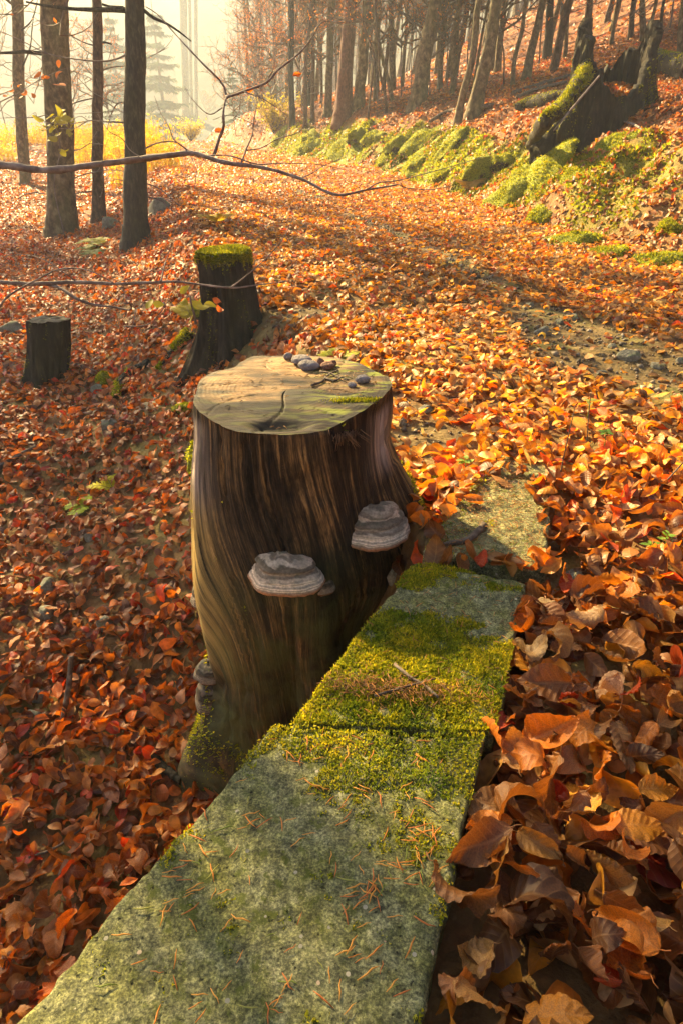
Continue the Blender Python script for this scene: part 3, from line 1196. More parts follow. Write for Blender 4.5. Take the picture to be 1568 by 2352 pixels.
def stump_r(th, z):
    """radius of the tall stump in direction th at height z"""
    h = STUMP_TOP - z
    a, b = .283, .312
    r = a * b / np.sqrt((b * np.cos(th)) ** 2 + (a * np.sin(th)) ** 2)
    r = r + .010 * np.sin(3 * th + .9) + .005 * np.sin(5 * th + 2.0) + .003 * np.sin(9 * th)
    r = r - .05 * bumpang(th, R(138), .20) + .012 * bumpang(th, R(115), .15)      # notch at the back
    r = r + .13 * sstep(.12, .48, h) * bumpang(th, R(0), .55) + .05 * sstep(.0, .35, h) * bumpang(th, R(180), .6)
    r = r + .04 * sstep(.25, .7, h) * bumpang(th, R(-150), .6)
    r = r - .045 * sstep(.55, .95, h) * bumpang(th, R(168), .5)
    r = r - .07 * sstep(.55, 1.0, h) * bumpang(th, R(-92), .20) - .10 * sstep(.5, .9, h) * bumpang(th, R(-35), .45)
    r = r + .19 * sstep(.95, 1.6, h) * bumpang(th, R(-150), .42) + .10 * sstep(.85, 1.4, h) * bumpang(th, R(-70), .25) + .12 * sstep(1.0, 1.6, h) * bumpang(th, R(120), .6)
    return r


def stump_flow(th, z):
    """angle that follows the grain of the wood"""
    h = STUMP_TOP - z
    f = th - .75 * sstep(.15, 1.1, h) * bumpang(th, R(-125), .6) - .50 * sstep(.05, .7, h) * bumpang(th, R(-45), .5) + .05 * np.sin(h * 7 + th * 3)
    return f


def stump_hit(u, v):
    d = ray(u, v)
    P = np.array([0, 0, CAM_H]) + d * np.arange(1.2, 3.2, .002)[:, None]
    q = P[:, :2] - STUMP_C
    k = np.nonzero((P[:, 2] > STUMP_BASE) & (P[:, 2] < STUMP_TOP) & (np.hypot(q[:, 0], q[:, 1]) < stump_r(np.arctan2(q[:, 1], q[:, 0]), P[:, 2])))[0]
    return P[k[0]] if len(k) else None


def wood_material():
    m, nt, b, out = new_mat('weathered_stump_wood')
    uv = nt.nodes.new('ShaderNodeUVMap').outputs[0]
    oc = coords(nt)
    s1 = noise(nt, stretch(nt, uv, 70, 2.2, 1), 1.0, 7, .68, .5)
    s2 = noise(nt, stretch(nt, uv, 260, 26, 1), 1.0, 5, .7)
    s3 = noise(nt, stretch(nt, uv, 15, 1.3, 1), 1.0, 4, .6, .4)
    c = ramp(nt, s1, [(.38, (.007, .005, .003)), (.49, (.028, .018, .009)), (.57, (.095, .058, .024)), (.66, (.21, .135, .055)), (.78, (.36, .26, .14))])
    c = mixc(nt, .75, c, ramp(nt, s3, [(.36, (.22, .21, .2)), (.56, (1.3, 1.25, 1.15))]), 'MULTIPLY')
    c = mixc(nt, .8, c, ramp(nt, s2, [(.36, (.3, .3, .3)), (.6, (1.5, 1.5, 1.5))]), 'MULTIPLY')
    c = mixc(nt, .8, c, ramp(nt, noise(nt, stretch(nt, oc, 9, 9, 4.5), 1.0, 7, .68), [(.40, (.16, .15, .14)), (.58, (1.5, 1.4, 1.25))]), 'MULTIPLY')

    def att(n):
        a = nt.nodes.new('ShaderNodeAttribute')
        a.attribute_name = n
        return a.outputs['Fac']
    pale = math_(nt, 'MULTIPLY', att('pale'), ramp(nt, s1, [(.35, (.15, .15, .15)), (.6, (1, 1, 1))]))
    c = mixc(nt, pale, c, mixc(nt, s2, (.22, .16, .13), (.5, .42, .37)))
    gr = math_(nt, 'MULTIPLY', att('low'), ramp(nt, noise(nt, oc, 7, 5, .6), [(.38, (.1, .1, .1)), (.62, (1, 1, 1))]))
    c = mixc(nt, gr, c, mixc(nt, s2, (.025, .03, .010), (.10, .105, .03)))
    och = math_(nt, 'MULTIPLY', att('ochre'), ramp(nt, s1, [(.36, (0, 0, 0)), (.56, (1, 1, 1))]))
    c = mixc(nt, och, c, mixc(nt, s2, (.24, .15, .04), (.45, .31, .10)))
    L(nt, c, b.inputs['Base Color'])
    b.inputs['Roughness'].default_value = .75
    h = math_(nt, 'ADD', s1, math_(nt, 'MULTIPLY', s2, .8))
    bump(nt, b, h, .9, .006)
    return m


def cut_material(name, c_dark, c_mid, c_light, centre, front=None):
    m, nt, b, out = new_mat(name)
    oc = coords(nt)
    saw = noise(nt, stretch(nt, oc, 7, 50, 7), 1.6, 7, .7, .6)
    big = noise(nt, oc, 6, 5, .6)
    c = ramp(nt, saw, [(.3, c_dark), (.5, c_mid), (.7, c_light)])
    c = mixc(nt, .85, c, ramp(nt, big, [(.34, (.22, .2, .17)), (.56, (1.2, 1.12, 1.0))]), 'MULTIPLY')
    fine = noise(nt, stretch(nt, oc, 60, 260, 60), 1.0, 4, .7)
    c = mixc(nt, .7, c, ramp(nt, fine, [(.38, (.45, .42, .4)), (.6, (1.3, 1.3, 1.3))]), 'MULTIPLY')
    # growth rings
    mp = nt.nodes.new('ShaderNodeMapping')
    mp.inputs['Location'].default_value = (-centre[0], -centre[1], 0)
    L(nt, oc, mp.inputs['Vector'])
    wv = nt.nodes.new('ShaderNodeTexWave')
    wv.wave_type = 'RINGS'
    wv.rings_direction = 'Z'
    wv.inputs['Scale'].default_value = 26
    wv.inputs['Distortion'].default_value = 2.5
    wv.inputs['Detail'].default_value = 3
    L(nt, mp.outputs[0], wv.inputs['Vector'])
    c = mixc(nt, .13, c, ramp(nt, wv.outputs['Fac'], [(.2, (.6, .58, .55)), (.7, (1.15, 1.15, 1.15))]), 'MULTIPLY')
    a = nt.nodes.new('ShaderNodeAttribute')
    a.attribute_name = 'dark'
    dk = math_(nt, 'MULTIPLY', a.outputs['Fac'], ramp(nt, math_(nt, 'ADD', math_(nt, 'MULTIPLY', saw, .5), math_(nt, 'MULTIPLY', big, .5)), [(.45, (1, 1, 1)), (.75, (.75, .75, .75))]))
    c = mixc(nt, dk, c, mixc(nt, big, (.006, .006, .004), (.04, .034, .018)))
    g = nt.nodes.new('ShaderNodeAttribute')
    g.attribute_name = 'green'
    gm = math_(nt, 'MULTIPLY', g.outputs['Fac'], ramp(nt, noise(nt, stretch(nt, oc, 8, 30, 8), 1.5, 4), [(.5, (0, 0, 0)), (.62, (1, 1, 1))]))
    c = mixc(nt, gm, c, (.17, .19, .02))
    L(nt, c, b.inputs['Base Color'])
    b.inputs['Roughness'].default_value = .7
    bump(nt, b, math_(nt, 'ADD', saw, math_(nt, 'MULTIPLY', wv.outputs['Fac'], .1)), .7, .006)
    return m


M['stump_wood'] = wood_material()
M['cut'] = cut_material('weathered_cut_face', (.10, .06, .025), (.25, .155, .065), (.43, .30, .15), (0, 0))
M['cut_dark'] = cut_material('dark_cut_face', (.05, .04, .02), (.14, .10, .05), (.26, .19, .1), (0, 0))


def cut_z(x, y):
    q = np.asarray(y) - STUMP_C[1]
    return STUMP_TOP + .004 * fbm(np.asarray(x) * 6, np.asarray(y) * 22, 4, 3) - .018 * sstep(.12, .30, -q) + .01 * (np.asarray(x) - STUMP_C[0])


def build_stump():
    t = thing('tree_stump', 'tall weathered barkless stump with bracket fungi and a broad golden sawn top', 'tree stump', (STUMP_C[0], STUMP_C[1], STUMP_BASE))
    nt_, nz = 270, 170
    th = np.linspace(-np.pi, np.pi, nt_, endpoint=False) + .5 * np.pi   # seam at the back
    hz = np.linspace(0, 1, nz)
    TH, HH = np.meshgrid(th, hz)
    Z = STUMP_BASE + (STUMP_TOP - STUMP_BASE) * HH
    fl = stump_flow(TH, Z)
    r = stump_r(TH, Z)
    cx, cy_ = np.cos(fl), np.sin(fl)
    rid = .010 * fbm(cx * 2.4, cy_ * 2.4, Z * 1.2, 2) + .0035 * fbm(cx * 11, cy_ * 11, Z * 1.5, 3) + .0020 * fbm(cx * 34, cy_ * 34, Z * 2.5, 2)
    cn = fbm(cx * 8, cy_ * 8, Z * .7 + 3, 3)
    rid = rid - .011 * np.exp(-(cn / .07) ** 2) * sstep(-.3, .4, fbm(cx * 3, cy_ * 3, Z * 3 + 8, 2))
    rid = rid - .008 * sstep(.35, .5, fbm(cx * 4, cy_ * 4, Z * 5 + 20, 3))
    lowk = sstep(.75, 1.2, STUMP_TOP - Z)
    rid = rid + lowk * (.016 * fbm(cx * 5, cy_ * 5, Z * 6, 4) - .012 * np.abs(fbm(cx * 12, cy_ * 12, Z * 7, 3)))
    r = r + rid * sstep(0, .05, STUMP_TOP - Z + .012)
    X, Y = STUMP_C[0] + r * np.cos(TH), STUMP_C[1] + r * np.sin(TH)
    # crack down the front
    crack = bumpang(fl, R(-97), .012) * sstep(.36, .30, Z) * sstep(-.35, .1, Z)
    X -= np.cos(TH) * crack * .02
    Y -= np.sin(TH) * crack * .02
    topz = cut_z(X, Y)
    Z2 = np.where(HH > .999, topz, np.minimum(Z, topz - .003))
    V = np.stack([X, Y, Z2], -1).reshape(-1, 3)
    h = (STUMP_TOP - Z)
    pale = bumpang(TH, R(-152), .22) * sstep(.02, .06, h) * (1 - sstep(.2, .42, h)) + .9 * bumpang(TH, R(-18), .22) * sstep(.02, .06, h) * (1 - sstep(.16, .26, h))
    low = sstep(.35, .85, h) * (1 - .55 * bumpang(TH, R(-165), .35)) + .5 * bumpang(TH, R(-70), .35) * sstep(.25, .6, h)
    och = bumpang(TH, R(-158), .32) * sstep(.22, .36, h) * (1 - sstep(.7, 1.0, h)) + .6 * bumpang(TH, R(8), .25) * sstep(.05, .1, h) * (1 - sstep(.3, .4, h)) + .35 * bumpang(TH, R(-135), .35) * sstep(.4, .6, h) * (1 - sstep(.8, 1.05, h))
    uv = np.stack([(fl + np.pi) / (2 * np.pi) * 1.9, Z], -1).reshape(-1, 2)
    part('trunk', V, grid_faces(nt_, nz, True), M['stump_wood'], t, uv=uv, extra={'pale': np.clip(pale, 0, 1).ravel(), 'low': np.clip(low, 0, 1).ravel(), 'ochre': np.clip(och, 0, 1).ravel()})
    # sawn face
    rim = V.reshape(nz, nt_, 3)[-1]
    k = np.linspace(1, 0.0, 60)[:, None, None]
    C = np.array([STUMP_C[0], STUMP_C[1], STUMP_TOP])
    W = C + (rim[None] - C) * k
    x, y = W[..., 0], W[..., 1]
    z = cut_z(x, y)
    ang = np.arctan2(y - C[1], x - C[0])
    rad = np.hypot(x - C[0], y - C[1])
    ck = 0 * x
    for c, wd, r0 in ((R(-98), .018, .03), (R(-20), .012, .08), (R(-140), .012, .1), (R(60), .012, .08), (R(-60), .008, .15), (R(170), .01, .12), (R(110), .01, .1)):
        cm = bumpang(ang, c + .10 * np.sin(rad * 23 + c * 5), wd * (.12 / (rad + .05))) * sstep(r0, r0 + .05, rad)
        z = z - .010 * cm
        ck = np.maximum(ck, cm)
    hol = np.exp(-(((x + .155) / .075) ** 2 + ((y - 1.575) / .028) ** 2) ** 2)
    z = z - .018 * hol
    z[0] = rim[:, 2]
    W[..., 2] = z
    q = (y - C[1])
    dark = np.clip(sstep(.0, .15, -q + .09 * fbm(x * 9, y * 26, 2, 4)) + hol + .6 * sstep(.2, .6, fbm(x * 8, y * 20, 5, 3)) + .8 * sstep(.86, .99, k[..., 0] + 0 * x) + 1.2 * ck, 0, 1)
    green = np.clip(sstep(.0, .2, x - C[0]) + .3 * sstep(0, .2, -q), 0, 1)
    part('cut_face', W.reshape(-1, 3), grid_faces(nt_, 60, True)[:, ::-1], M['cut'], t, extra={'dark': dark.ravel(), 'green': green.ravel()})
    # moss on the flare, on the left edge and at the foot
    r_ = np.random.default_rng(3)
    n = 60000
    a = r_.uniform(-np.pi, np.pi, n)
    zz = r_.uniform(STUMP_BASE + .05, STUMP_TOP, n)
    hh = STUMP_TOP - zz
    m = 1.2 * bumpang(a, R(3), .16) * sstep(.2, .42, hh) * (1 - sstep(.55, .8, hh)) + 1.0 * bumpang(a, R(-165), .35) * sstep(.85, 1.15, hh) + .85 * bumpang(a, R(178), .3) * sstep(.5, .9, hh) + .5 * bumpang(a, R(-120), .3) * sstep(1.2, 1.5, hh)
    m = m + .9 * bumpang(a, R(-140), .5) * sstep(1.0, 1.35, hh) + .45 * fbm(a * 6, zz * 9, 3.3, 3) - .35
    kp = m > r_.uniform(0, .5, n)
    a, zz = a[kp], zz[kp]
    rr = stump_r(a, zz) + .004
    P = np.stack([STUMP_C[0] + rr * np.cos(a), STUMP_C[1] + rr * np.sin(a), zz], -1)
    Nn = np.stack([np.cos(a), np.sin(a), np.full_like(a, .4)], -1)
    add_moss(t, P, Nn / np.linalg.norm(Nn, axis=1)[:, None], r_, h=.012, w=.0028)
    # moss rim on the right front of the sawn face
    n = 1600
    c0 = on_z(845, 922, STUMP_TOP)
    x, y = r_.normal(c0[0], .045, n), r_.normal(c0[1], .006, n)
    kp = np.hypot(x - C[0], y - C[1]) < stump_r(np.arctan2(y - C[1], x - C[0]), np.full(n, STUMP_TOP)) - .004
    P = np.stack([x, y, cut_z(x, y)], -1)[kp]
    add_moss(t, P, np.tile([[0, 0, 1.0]], (len(P), 1)), r_, h=.009, w=.002)
    # splintered fibres near the front right rim
    bag = Bag()
    for k in range(60):
        u, v = r_.normal(790, 16), 985 + abs(r_.normal(0, 9))
        p = stump_hit(u, v)
        if p is None:
            continue
        q = p + np.array([r_.normal(.0, .02), -.012, -r_.uniform(.01, .04)])
        tv, tt, _ = tube([p, (p + q) / 2 + [0, -.006, .002], q], [.0016, .0013, .0004], 4)
        bag.add(tv, tt, np.array((.16, .09, .045)) * r_.uniform(.5, 1.4))
    Vv, Tt, Cc, _ = bag.arrays()
    o = part('splinters', Vv, Tt, M['needle'], t, col=Cc)
    o['kind'] = 'stuff'
    return t


STUMP = build_stump()


def fungus_material():
    m, nt, b, out = new_mat('bracket_fungus_crust')
    a = nt.nodes.new('ShaderNodeAttribute')
    a.attribute_name = 'tint'
    n = noise(nt, coords(nt), 130, 5, .65)
    c = mixc(nt, .7, a.outputs['Color'], ramp(nt, n, [(.33, (.5, .5, .5)), (.62, (1.3, 1.3, 1.3))]), 'MULTIPLY')
    c = mixc(nt, ramp(nt, noise(nt, coords(nt), 28, 4), [(.52, (0, 0, 0)), (.68, (.4, .4, .4))]), c, (.10, .11, .07))
    L(nt, c, b.inputs['Base Color'])
    b.inputs['Roughness'].default_value = .7
    bump(nt, b, n, .8, .003)
    return m


M['fungus'] = fungus_material()
M['pores'] = rock_material('fungus_pore_layer', (.13, .06, .028), (.30, .17, .09), 30)


def fungus(parent, p, width, hgt, depth, seed, label, tiers=2, out_dir=None, tilt=0.0, shade=1.0):
    """a hoof shaped bracket: stacked growth ridges, pale margin, brown pore layer below"""
    p = np.asarray(p, float)
    if out_dir is None:
        q = p[:2] - STUMP_C
        out_dir = np.array([q[0], q[1], 0]) / np.hypot(*q)
    side = np.cross(out_dir, [0, 0, 1.0])
    up = np.array([0, 0, 1.0])
    na, ns = 44, 64
    a = np.linspace(-R(108), R(108), na)
    s = np.linspace(0, 1, ns)
    A, Sg = np.meshgrid(a, s)
    prof = {1: [(.1, 1), (.45, .93), (.72, .75), (.86, .55), (.84, .48), (.95, .3), (1, .12), (.97, 0)],
            2: [(.06, 1.0), (.2, .98), (.22, .93), (.45, .90), (.66, .80), (.76, .68), (.77, .62), (.73, .56), (.82, .46), (.90, .35), (.88, .30), (.97, .20), (.96, .15), (1.0, .06), (.97, 0)],
            3: [(.12, 1), (.38, .97), (.56, .88), (.64, .78), (.62, .72), (.75, .62), (.79, .53), (.77, .48), (.88, .39), (.91, .31), (.89, .27), (.97, .18), (.96, .14), (1, .06), (.96, 0)]}[tiers]
    pr = np.array(prof)
    q = np.linspace(0, len(pr) - 1, ns)
    pr = np.stack([np.interp(q, np.arange(len(pr)), pr[:, 0]), np.interp(q, np.arange(len(pr)), pr[:, 1])], -1)
    pr[1:-1] = .25 * pr[:-2] + .5 * pr[1:-1] + .25 * pr[2:]
    rad, zz = np.tile(pr[:, :1], (1, na)), np.tile(pr[:, 1:], (1, na))
    ridge = .007 * np.sin(Sg * 2 * np.pi * 11 + 1.2 * vnoise(A * 2, seed, 0))
    lob = 1 + .07 * vnoise(A * 1.6 + seed, seed, 1.0) + .03 * vnoise(A * 5 + seed, Sg * 3, 2.0) + .015 * vnoise(A * 14, Sg * 9, seed)
    rr = (rad + ridge) * lob
    zz = zz + .05 * vnoise(A * 2.5, Sg * 2, seed + 3) * Sg + .02 * vnoise(A * 7, Sg * 5, seed + 5) * Sg
    X = np.sin(A) * rr * width / 2
    Yd = (np.cos(A) * rr * depth) - .1 * depth
    Zl = (zz - .42) * hgt + tilt * X
    V = p + X[..., None] * side + Yd[..., None] * out_dir + Zl[..., None] * up
    cg = np.array([(.12, .105, .088), (.24, .215, .185), (.15, .13, .11), (.33, .30, .265), (.09, .08, .066)])
    band = (Sg * 14 + .7 * vnoise(A * 3, Sg * 6, seed)).astype(int) % 5
    c = cg[band] * (1 + .2 * vnoise(A * 4, Sg * 20, seed))[..., None]
    wmask = sstep(.58, .68, Sg + .03 * vnoise(A * 5, 0, seed)) * (1 - sstep(.86, .93, Sg))
    c = c * (1 - wmask[..., None]) + np.array((.62, .56, .49)) * wmask[..., None] * (.75 + .35 * np.sin(Sg * 90))[..., None]
    bm = sstep(.86, .95, Sg)[..., None]
    c = c * (1 - bm) + np.array((.30, .145, .07)) * bm
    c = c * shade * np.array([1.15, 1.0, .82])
    f = part('bracket_fungus', V.reshape(-1, 3), grid_faces(na, ns)[:, ::-1], M['fungus'], parent, col=c.reshape(-1, 3))
    f['label'] = label
    # pore layer: from the rim back under the cap
    kk = np.linspace(1, .05, 10)[:, None]
    rim = np.stack([X[-1], Yd[-1], Zl[-1]], -1)
    und = rim[None] * np.stack([kk * np.ones(na), kk * np.ones(na), np.ones((10, na))], -1)
    und[..., 1] -= (1 - kk) * .1 * depth
    und[..., 2] = Zl[-1][None] - .10 * hgt * np.sin(np.clip((1 - kk) * 4, 0, 1) * np.pi / 2)
    W = p + und[..., :1] * side + und[..., 1:2] * out_dir + und[..., 2:] * up
    base = np.array(parent.location)
    put('pore_layer', mesh_np('pore_layer', W.reshape(-1, 3) - base, grid_faces(na, 10)[:, ::-1]), M['pores'], f)
    return f


p1 = stump_hit(656, 1308)
fungus(STUMP, p1, .222, .102, .082, 3.0, 'grey bracket fungus with pale banded rim low on the stump front', 2, tilt=.03)
p2 = stump_hit(862, 1203)
fungus(STUMP, p2, .232, .115, .085, 9.0, 'larger grey ridged bracket fungus on the flaring side of the stump', 3, np.array([.25, -.97, 0]))
p3 = stump_hit(744, 1352)
fungus(STUMP, p3 + np.array([0, .012, 0]), .07, .05, .022, 15.0, 'small dark grey fungus knob beside the lower bracket', 1, shade=.4)


def left_edge(v, u0=360):
    u = u0
    while u < 640:
        p = stump_hit(u, v)
        if p is not None:
            return p
        u += 2
    return None


_pe = left_edge(1600)
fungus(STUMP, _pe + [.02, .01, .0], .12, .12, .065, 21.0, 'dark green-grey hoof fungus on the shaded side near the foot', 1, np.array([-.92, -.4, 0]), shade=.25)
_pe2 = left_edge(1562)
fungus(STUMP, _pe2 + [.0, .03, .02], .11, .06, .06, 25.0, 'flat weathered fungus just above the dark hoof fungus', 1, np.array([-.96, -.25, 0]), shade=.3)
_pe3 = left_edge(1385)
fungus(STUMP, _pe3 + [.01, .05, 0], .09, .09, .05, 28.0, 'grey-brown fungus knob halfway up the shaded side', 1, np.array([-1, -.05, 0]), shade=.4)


def pebbles():
    r = np.random.default_rng(12)
    #       u    v    w    h    material  label
    items = [(662, 820, 20, 20, 'pebble', 'small round dark stone at the back rim of the stump top'),
             (694, 828, 50, 26, 'pebble', 'long violet-grey stone at the back of the heap on the stump'),
             (709, 838, 47, 28, 'pebble', 'rounded grey stone in front of the long violet one on the stump'),
             (735, 833, 23, 26, 'pebble_brown', 'small brown stone standing beside the grey stones on the stump'),
             (752, 841, 32, 22, 'pebble_brown', 'rusty reddish stone at the end of the stone heap'),
             (765, 836, 18, 18, 'pebble_brown', 'little dark brown stone behind the rusty one'),
             (832, 874, 33, 23, 'pebble', 'lone smooth violet-grey pebble near the right rim of the stump top'),
             (808, 886, 21, 14, 'pebble', 'tiny flat grey pebble next to the lone smooth pebble')]
    for u, v, w, h, m, lab in items:
        p = on_z(u, v + h * .32, STUMP_TOP)
        s = px_scale(p)
        p[2] = cut_z(p[0], p[1]) + h * s * .34
        V, Fq = blob(20, 14, (w * s * .5, w * s * .4, h * s * .44), .14, 1.3, r.uniform(0, 60))
        o = put('pebble', mesh_np('pebble', V, Fq), M[m], None, p, (0, 0, r.uniform(-.4, .4)))
        tag(o, lab, 'pebble', 'stones lying on the stump')


pebbles()


def stump_crumbs():
    """needles, bark crumbs and twigs on the sawn face"""
    r = np.random.default_rng(40)
    bag = Bag()
    for k in range(230):
        c = [(-.15, 1.84, .2, .2), (-.03, 1.9, .08, .04), (-.15, 1.578, .05, .015), (-.2, 2.08, .1, .02), (.02, 1.95, .06, .04)][r.choice(5, p=[.4, .25, .15, .12, .08])]
        x, y = r.normal(c[0], c[2]), r.normal(c[1], c[3])
        if np.hypot(x - STUMP_C[0], y - STUMP_C[1]) > .26:
            continue
        a, l = r.normal(0, .8), r.uniform(.008, .02)
        z = cut_z(x, y) + .0025 - (.016 if abs(y - 1.577) < .03 and abs(x + .155) < .07 else 0)
        d = np.array([math.cos(a), math.sin(a), r.normal(0, .12)]) * l
        V, T, _ = tube([np.array([x, y, z]) - d / 2, np.array([x, y, z + .001]), np.array([x, y, z]) + d / 2], [.0007, .0011, .0006], 4)
        bag.add(V, T, np.array([(.32, .13, .03), (.4, .2, .05), (.07, .04, .02), (.04, .03, .02)][r.integers(4)]))
    o = put('needle_crumbs', bag.mesh('needle_crumbs'), M['needle'])
    o['kind'] = 'stuff'
    o['label'] = 'needles and bark crumbs scattered over the sawn top of the stump'
    o['category'] = 'needles'
    for i, pts in enumerate([[(715, 885), (740, 876), (752, 862), (775, 850)], [(745, 868), (768, 874), (785, 866), (800, 872)], [(735, 853), (760, 858), (782, 868)]]):
        P = [on_z(u, v, STUMP_TOP + .006) for u, v in pts]
        V, T, uv = tube(smooth_path(P, 14), np.linspace(.004, .002, 14), 6, jitter=.3, seed=i)
        o = put('twig', mesh_np('twig', V - P[0], T, uv=uv), M['stick'], None, P[0])
        tag(o, ['thin dark twig slanting across the sawn stump top', 'short dark twig beside the stones on the stump', 'short twig pointing at the rusty stone on the stump'][i], 'twig', 'twigs on the stump')


stump_crumbs()


# ------------------------------------------------------------------ other stumps
def simple_stump(label, top_uv, top_w, base_uv, base_w, mats, seed, tilt=(0, 0), mossy=True, roots=(), grow=1.0):
    b = hit(*base_uv)
    tp = at_y(top_uv[0], top_uv[1], b[1] + .05)
    rt = top_w / 2 * px_scale(tp)
    rb = base_w / 2 * px_scale(b)
    H = tp[2] - b[2]
    low = b[2] - .35
    t = thing('tree_stump', label, 'tree stump', (b[0], b[1] + rb * .6, b[2]))
    C0, C1 = np.array([b[0], b[1] + rb * .5]), np.array([tp[0], tp[1] + rt * .35])
    nt_, nz = 120, 70
    th = np.linspace(0, 2 * np.pi, nt_, endpoint=False)
    hz = np.linspace(0, 1, nz)
    TH, HH = np.meshgrid(th, hz)
    Zr = low + (tp[2] - low) * HH
    f = np.clip((Zr - b[2]) / H, -.6, 1)
    rr = rt + (rb - rt) * np.clip(1 - f, 0, 1.6) ** 2.2
    cx, cy_ = np.cos(TH), np.sin(TH)
    rr = rr * (1 + .12 * fbm(cx * 1.3 + seed, cy_ * 1.3, Zr * .6, 2) + .10 * fbm(cx * 5 + seed, cy_ * 5, Zr * 1.6, 3) + .07 * fbm(cx * 13, cy_ * 13, Zr * 4 + seed, 3))
    for ang, amt in roots:
        rr = rr + amt * bumpang(TH, ang, .24) * np.clip(.5 - f, 0, 1) ** 1.5 * 2.4
    X = C0[0] + (C1[0] - C0[0]) * f + rr * cx
    Y = C0[1] + (C1[1] - C0[1]) * f + rr * cy_
    zt = tp[2] + tilt[0] * (X - C1[0]) + tilt[1] * (Y - C1[1]) + .012 * fbm(X * 9, Y * 9, seed, 2)
    Z = np.where(HH > .999, zt, np.minimum(Zr + (zt - tp[2]) * sstep(.3, 1, HH), zt - .002))
    V = np.stack([X, Y, Z], -1).reshape(-1, 3)
    part('trunk', V, grid_faces(nt_, nz, True), mats[0], t)
    rim = V.reshape(nz, nt_, 3)[-1]
    C = rim.mean(0)
    k = np.linspace(1, 0, 16)[:, None, None]
    W = C + (rim[None] - C) * k
    W[1:, :, 2] += .012 * fbm(W[1:, :, 0] * 14, W[1:, :, 1] * 14, seed, 3) + (.02 * (1 - k[1:, :, 0]) if mossy else 0)
    part('cut_face', W.reshape(-1, 3), grid_faces(nt_, 16, True)[:, ::-1], mats[1], t, extra={'dark': np.full(16 * nt_, .8), 'green': np.full(16 * nt_, .4)})
    r_ = np.random.default_rng(int(seed * 10) + 1)
    KEEP_OUT.append((C0[0], C0[1], rb * .62))
    if mossy:
        n = 9000
        a, q = r_.uniform(0, 2 * np.pi, n), np.sqrt(r_.random(n))
        i = (a / (2 * np.pi) * nt_).astype(int) % nt_
        P = C + (rim[i] - C) * q[:, None]
        P[:, 2] += .012 + .02 * (1 - q)
        Nn = np.tile([[0, 0, 1.0]], (n, 1)) + (rim[i] - C) * (q ** 4)[:, None] * 3
        P2 = rim[i[:5000]].copy()
        P2[:, 2] -= np.abs(r_.normal(0, .022, 5000)) * (1.2 + fbm(np.cos(a[:5000]) * 4, np.sin(a[:5000]) * 4, seed, 2))
        P2[:, :2] += (P2[:, :2] - C[:2]) * .02
        N2 = np.c_[(P2 - C)[:, :2] / rt, np.full(5000, .5)]
        P, Nn = np.concatenate([P, P2]), np.concatenate([Nn, N2])
        add_moss(t, P, Nn / np.linalg.norm(Nn, axis=1)[:, None], r_, name='moss_cap', h=.016, w=.005)
    # moss low on the sides
    n = 5000
    a, h = r_.uniform(0, 2 * np.pi, n), r_.random(n)
    ii, jj = (a / (2 * np.pi) * nt_).astype(int) % nt_, (h * (nz - 1)).astype(int)
    P = V.reshape(nz, nt_, 3)[jj, ii]
    ok = (fbm(np.cos(a) * 2.5 + seed, np.sin(a) * 2.5, h * 3, 3) > .25) & (P[:, 2] > b[2] - .1)
    Nn = np.c_[np.cos(a), np.sin(a), np.full(n, .3)]
    if ok.sum() > 50:
        add_moss(t, P[ok], Nn[ok], r_, name='side_moss', h=.016, w=.004, dark=.35)
    return t, b, tp


ST2, ST2_B, ST2_T = simple_stump('moss capped stump at the path edge behind the tall stump', (508, 582), 122, (530, 800), 160, (M['rotten'], M['cut_dark']), 2.3, roots=((R(-15), .16), (R(-155), .07), (R(-95), .06), (R(-55), .06)))
ST3, ST3_B, ST3_T = simple_stump('short dark stump alone on the leafy slope, grass on its top', (106, 738), 92, (100, 880), 86, (M['rotten'], M['cut_dark']), 6.1, tilt=(0, -.05), mossy=False, roots=((R(-150), .07), (R(-20), .05), (R(-85), .04)))


def surface_tube(name, label, cat, pts, rad, mat, moss=0, seed=0, group=None, lift=0.0, sides=10, jit=.25, absolute=False, n=40, part_name='wood'):
    """a root, log or stick following picture points on the ground"""
    P = [np.array(p, float) if absolute else hit(*p) + np.array([0, 0, lift]) for p in pts]
    rads = np.interp(np.linspace(0, 1, n), np.linspace(0, 1, len(rad)), rad)
    C = smooth_path(P, n)
    V, T, uv = tube(C, rads, sides, jitter=jit, seed=seed)
    if not moss:
        o = put(name, mesh_np(name, V - C[0], T, uv=uv), mat, None, C[0])
        return tag(o, label, cat, group)
    t = thing(name, label, cat, C[0], group)
    part(part_name, V, T, mat, t, uv=uv)
    r = np.random.default_rng(seed + 60)
    i = r.integers(0, n, moss)
    a = r.normal(math.pi / 2, .75, moss)
    d = np.gradient(C, axis=0)[i]
    d /= np.linalg.norm(d, axis=1)[:, None]
    s = np.cross(d, [0, 0, 1.0])
    s /= np.linalg.norm(s, axis=1)[:, None]
    u = np.cross(s, d)
    Nn = s * np.cos(a)[:, None] + u * np.sin(a)[:, None]
    Pm = C[i] + Nn * rads[i][:, None] + d * r.uniform(-.03, .03, (moss, 1))
    ok = fbm(Pm[:, 0] * 6, Pm[:, 1] * 6, Pm[:, 2] * 6 + seed, 3) > -.25
    add_moss(t, Pm[ok], Nn[ok], r, h=.022, w=.005)
    return t


# roots of the moss capped stump running down the slope
surface_tube('root', 'mossy root running down from the moss capped stump', 'root', [(440, 770), (400, 810), (370, 845)], [.07, .045, .03], M['rotten'], 2500, 3, 'roots on the slope', -.01)
surface_tube('root', 'low arching mossy root between the two lesser stumps', 'root', [(345, 835), (305, 858), (283, 880), (268, 915)], [.03, .035, .045, .03], M['rotten'], 2500, 4, 'roots on the slope', .01)


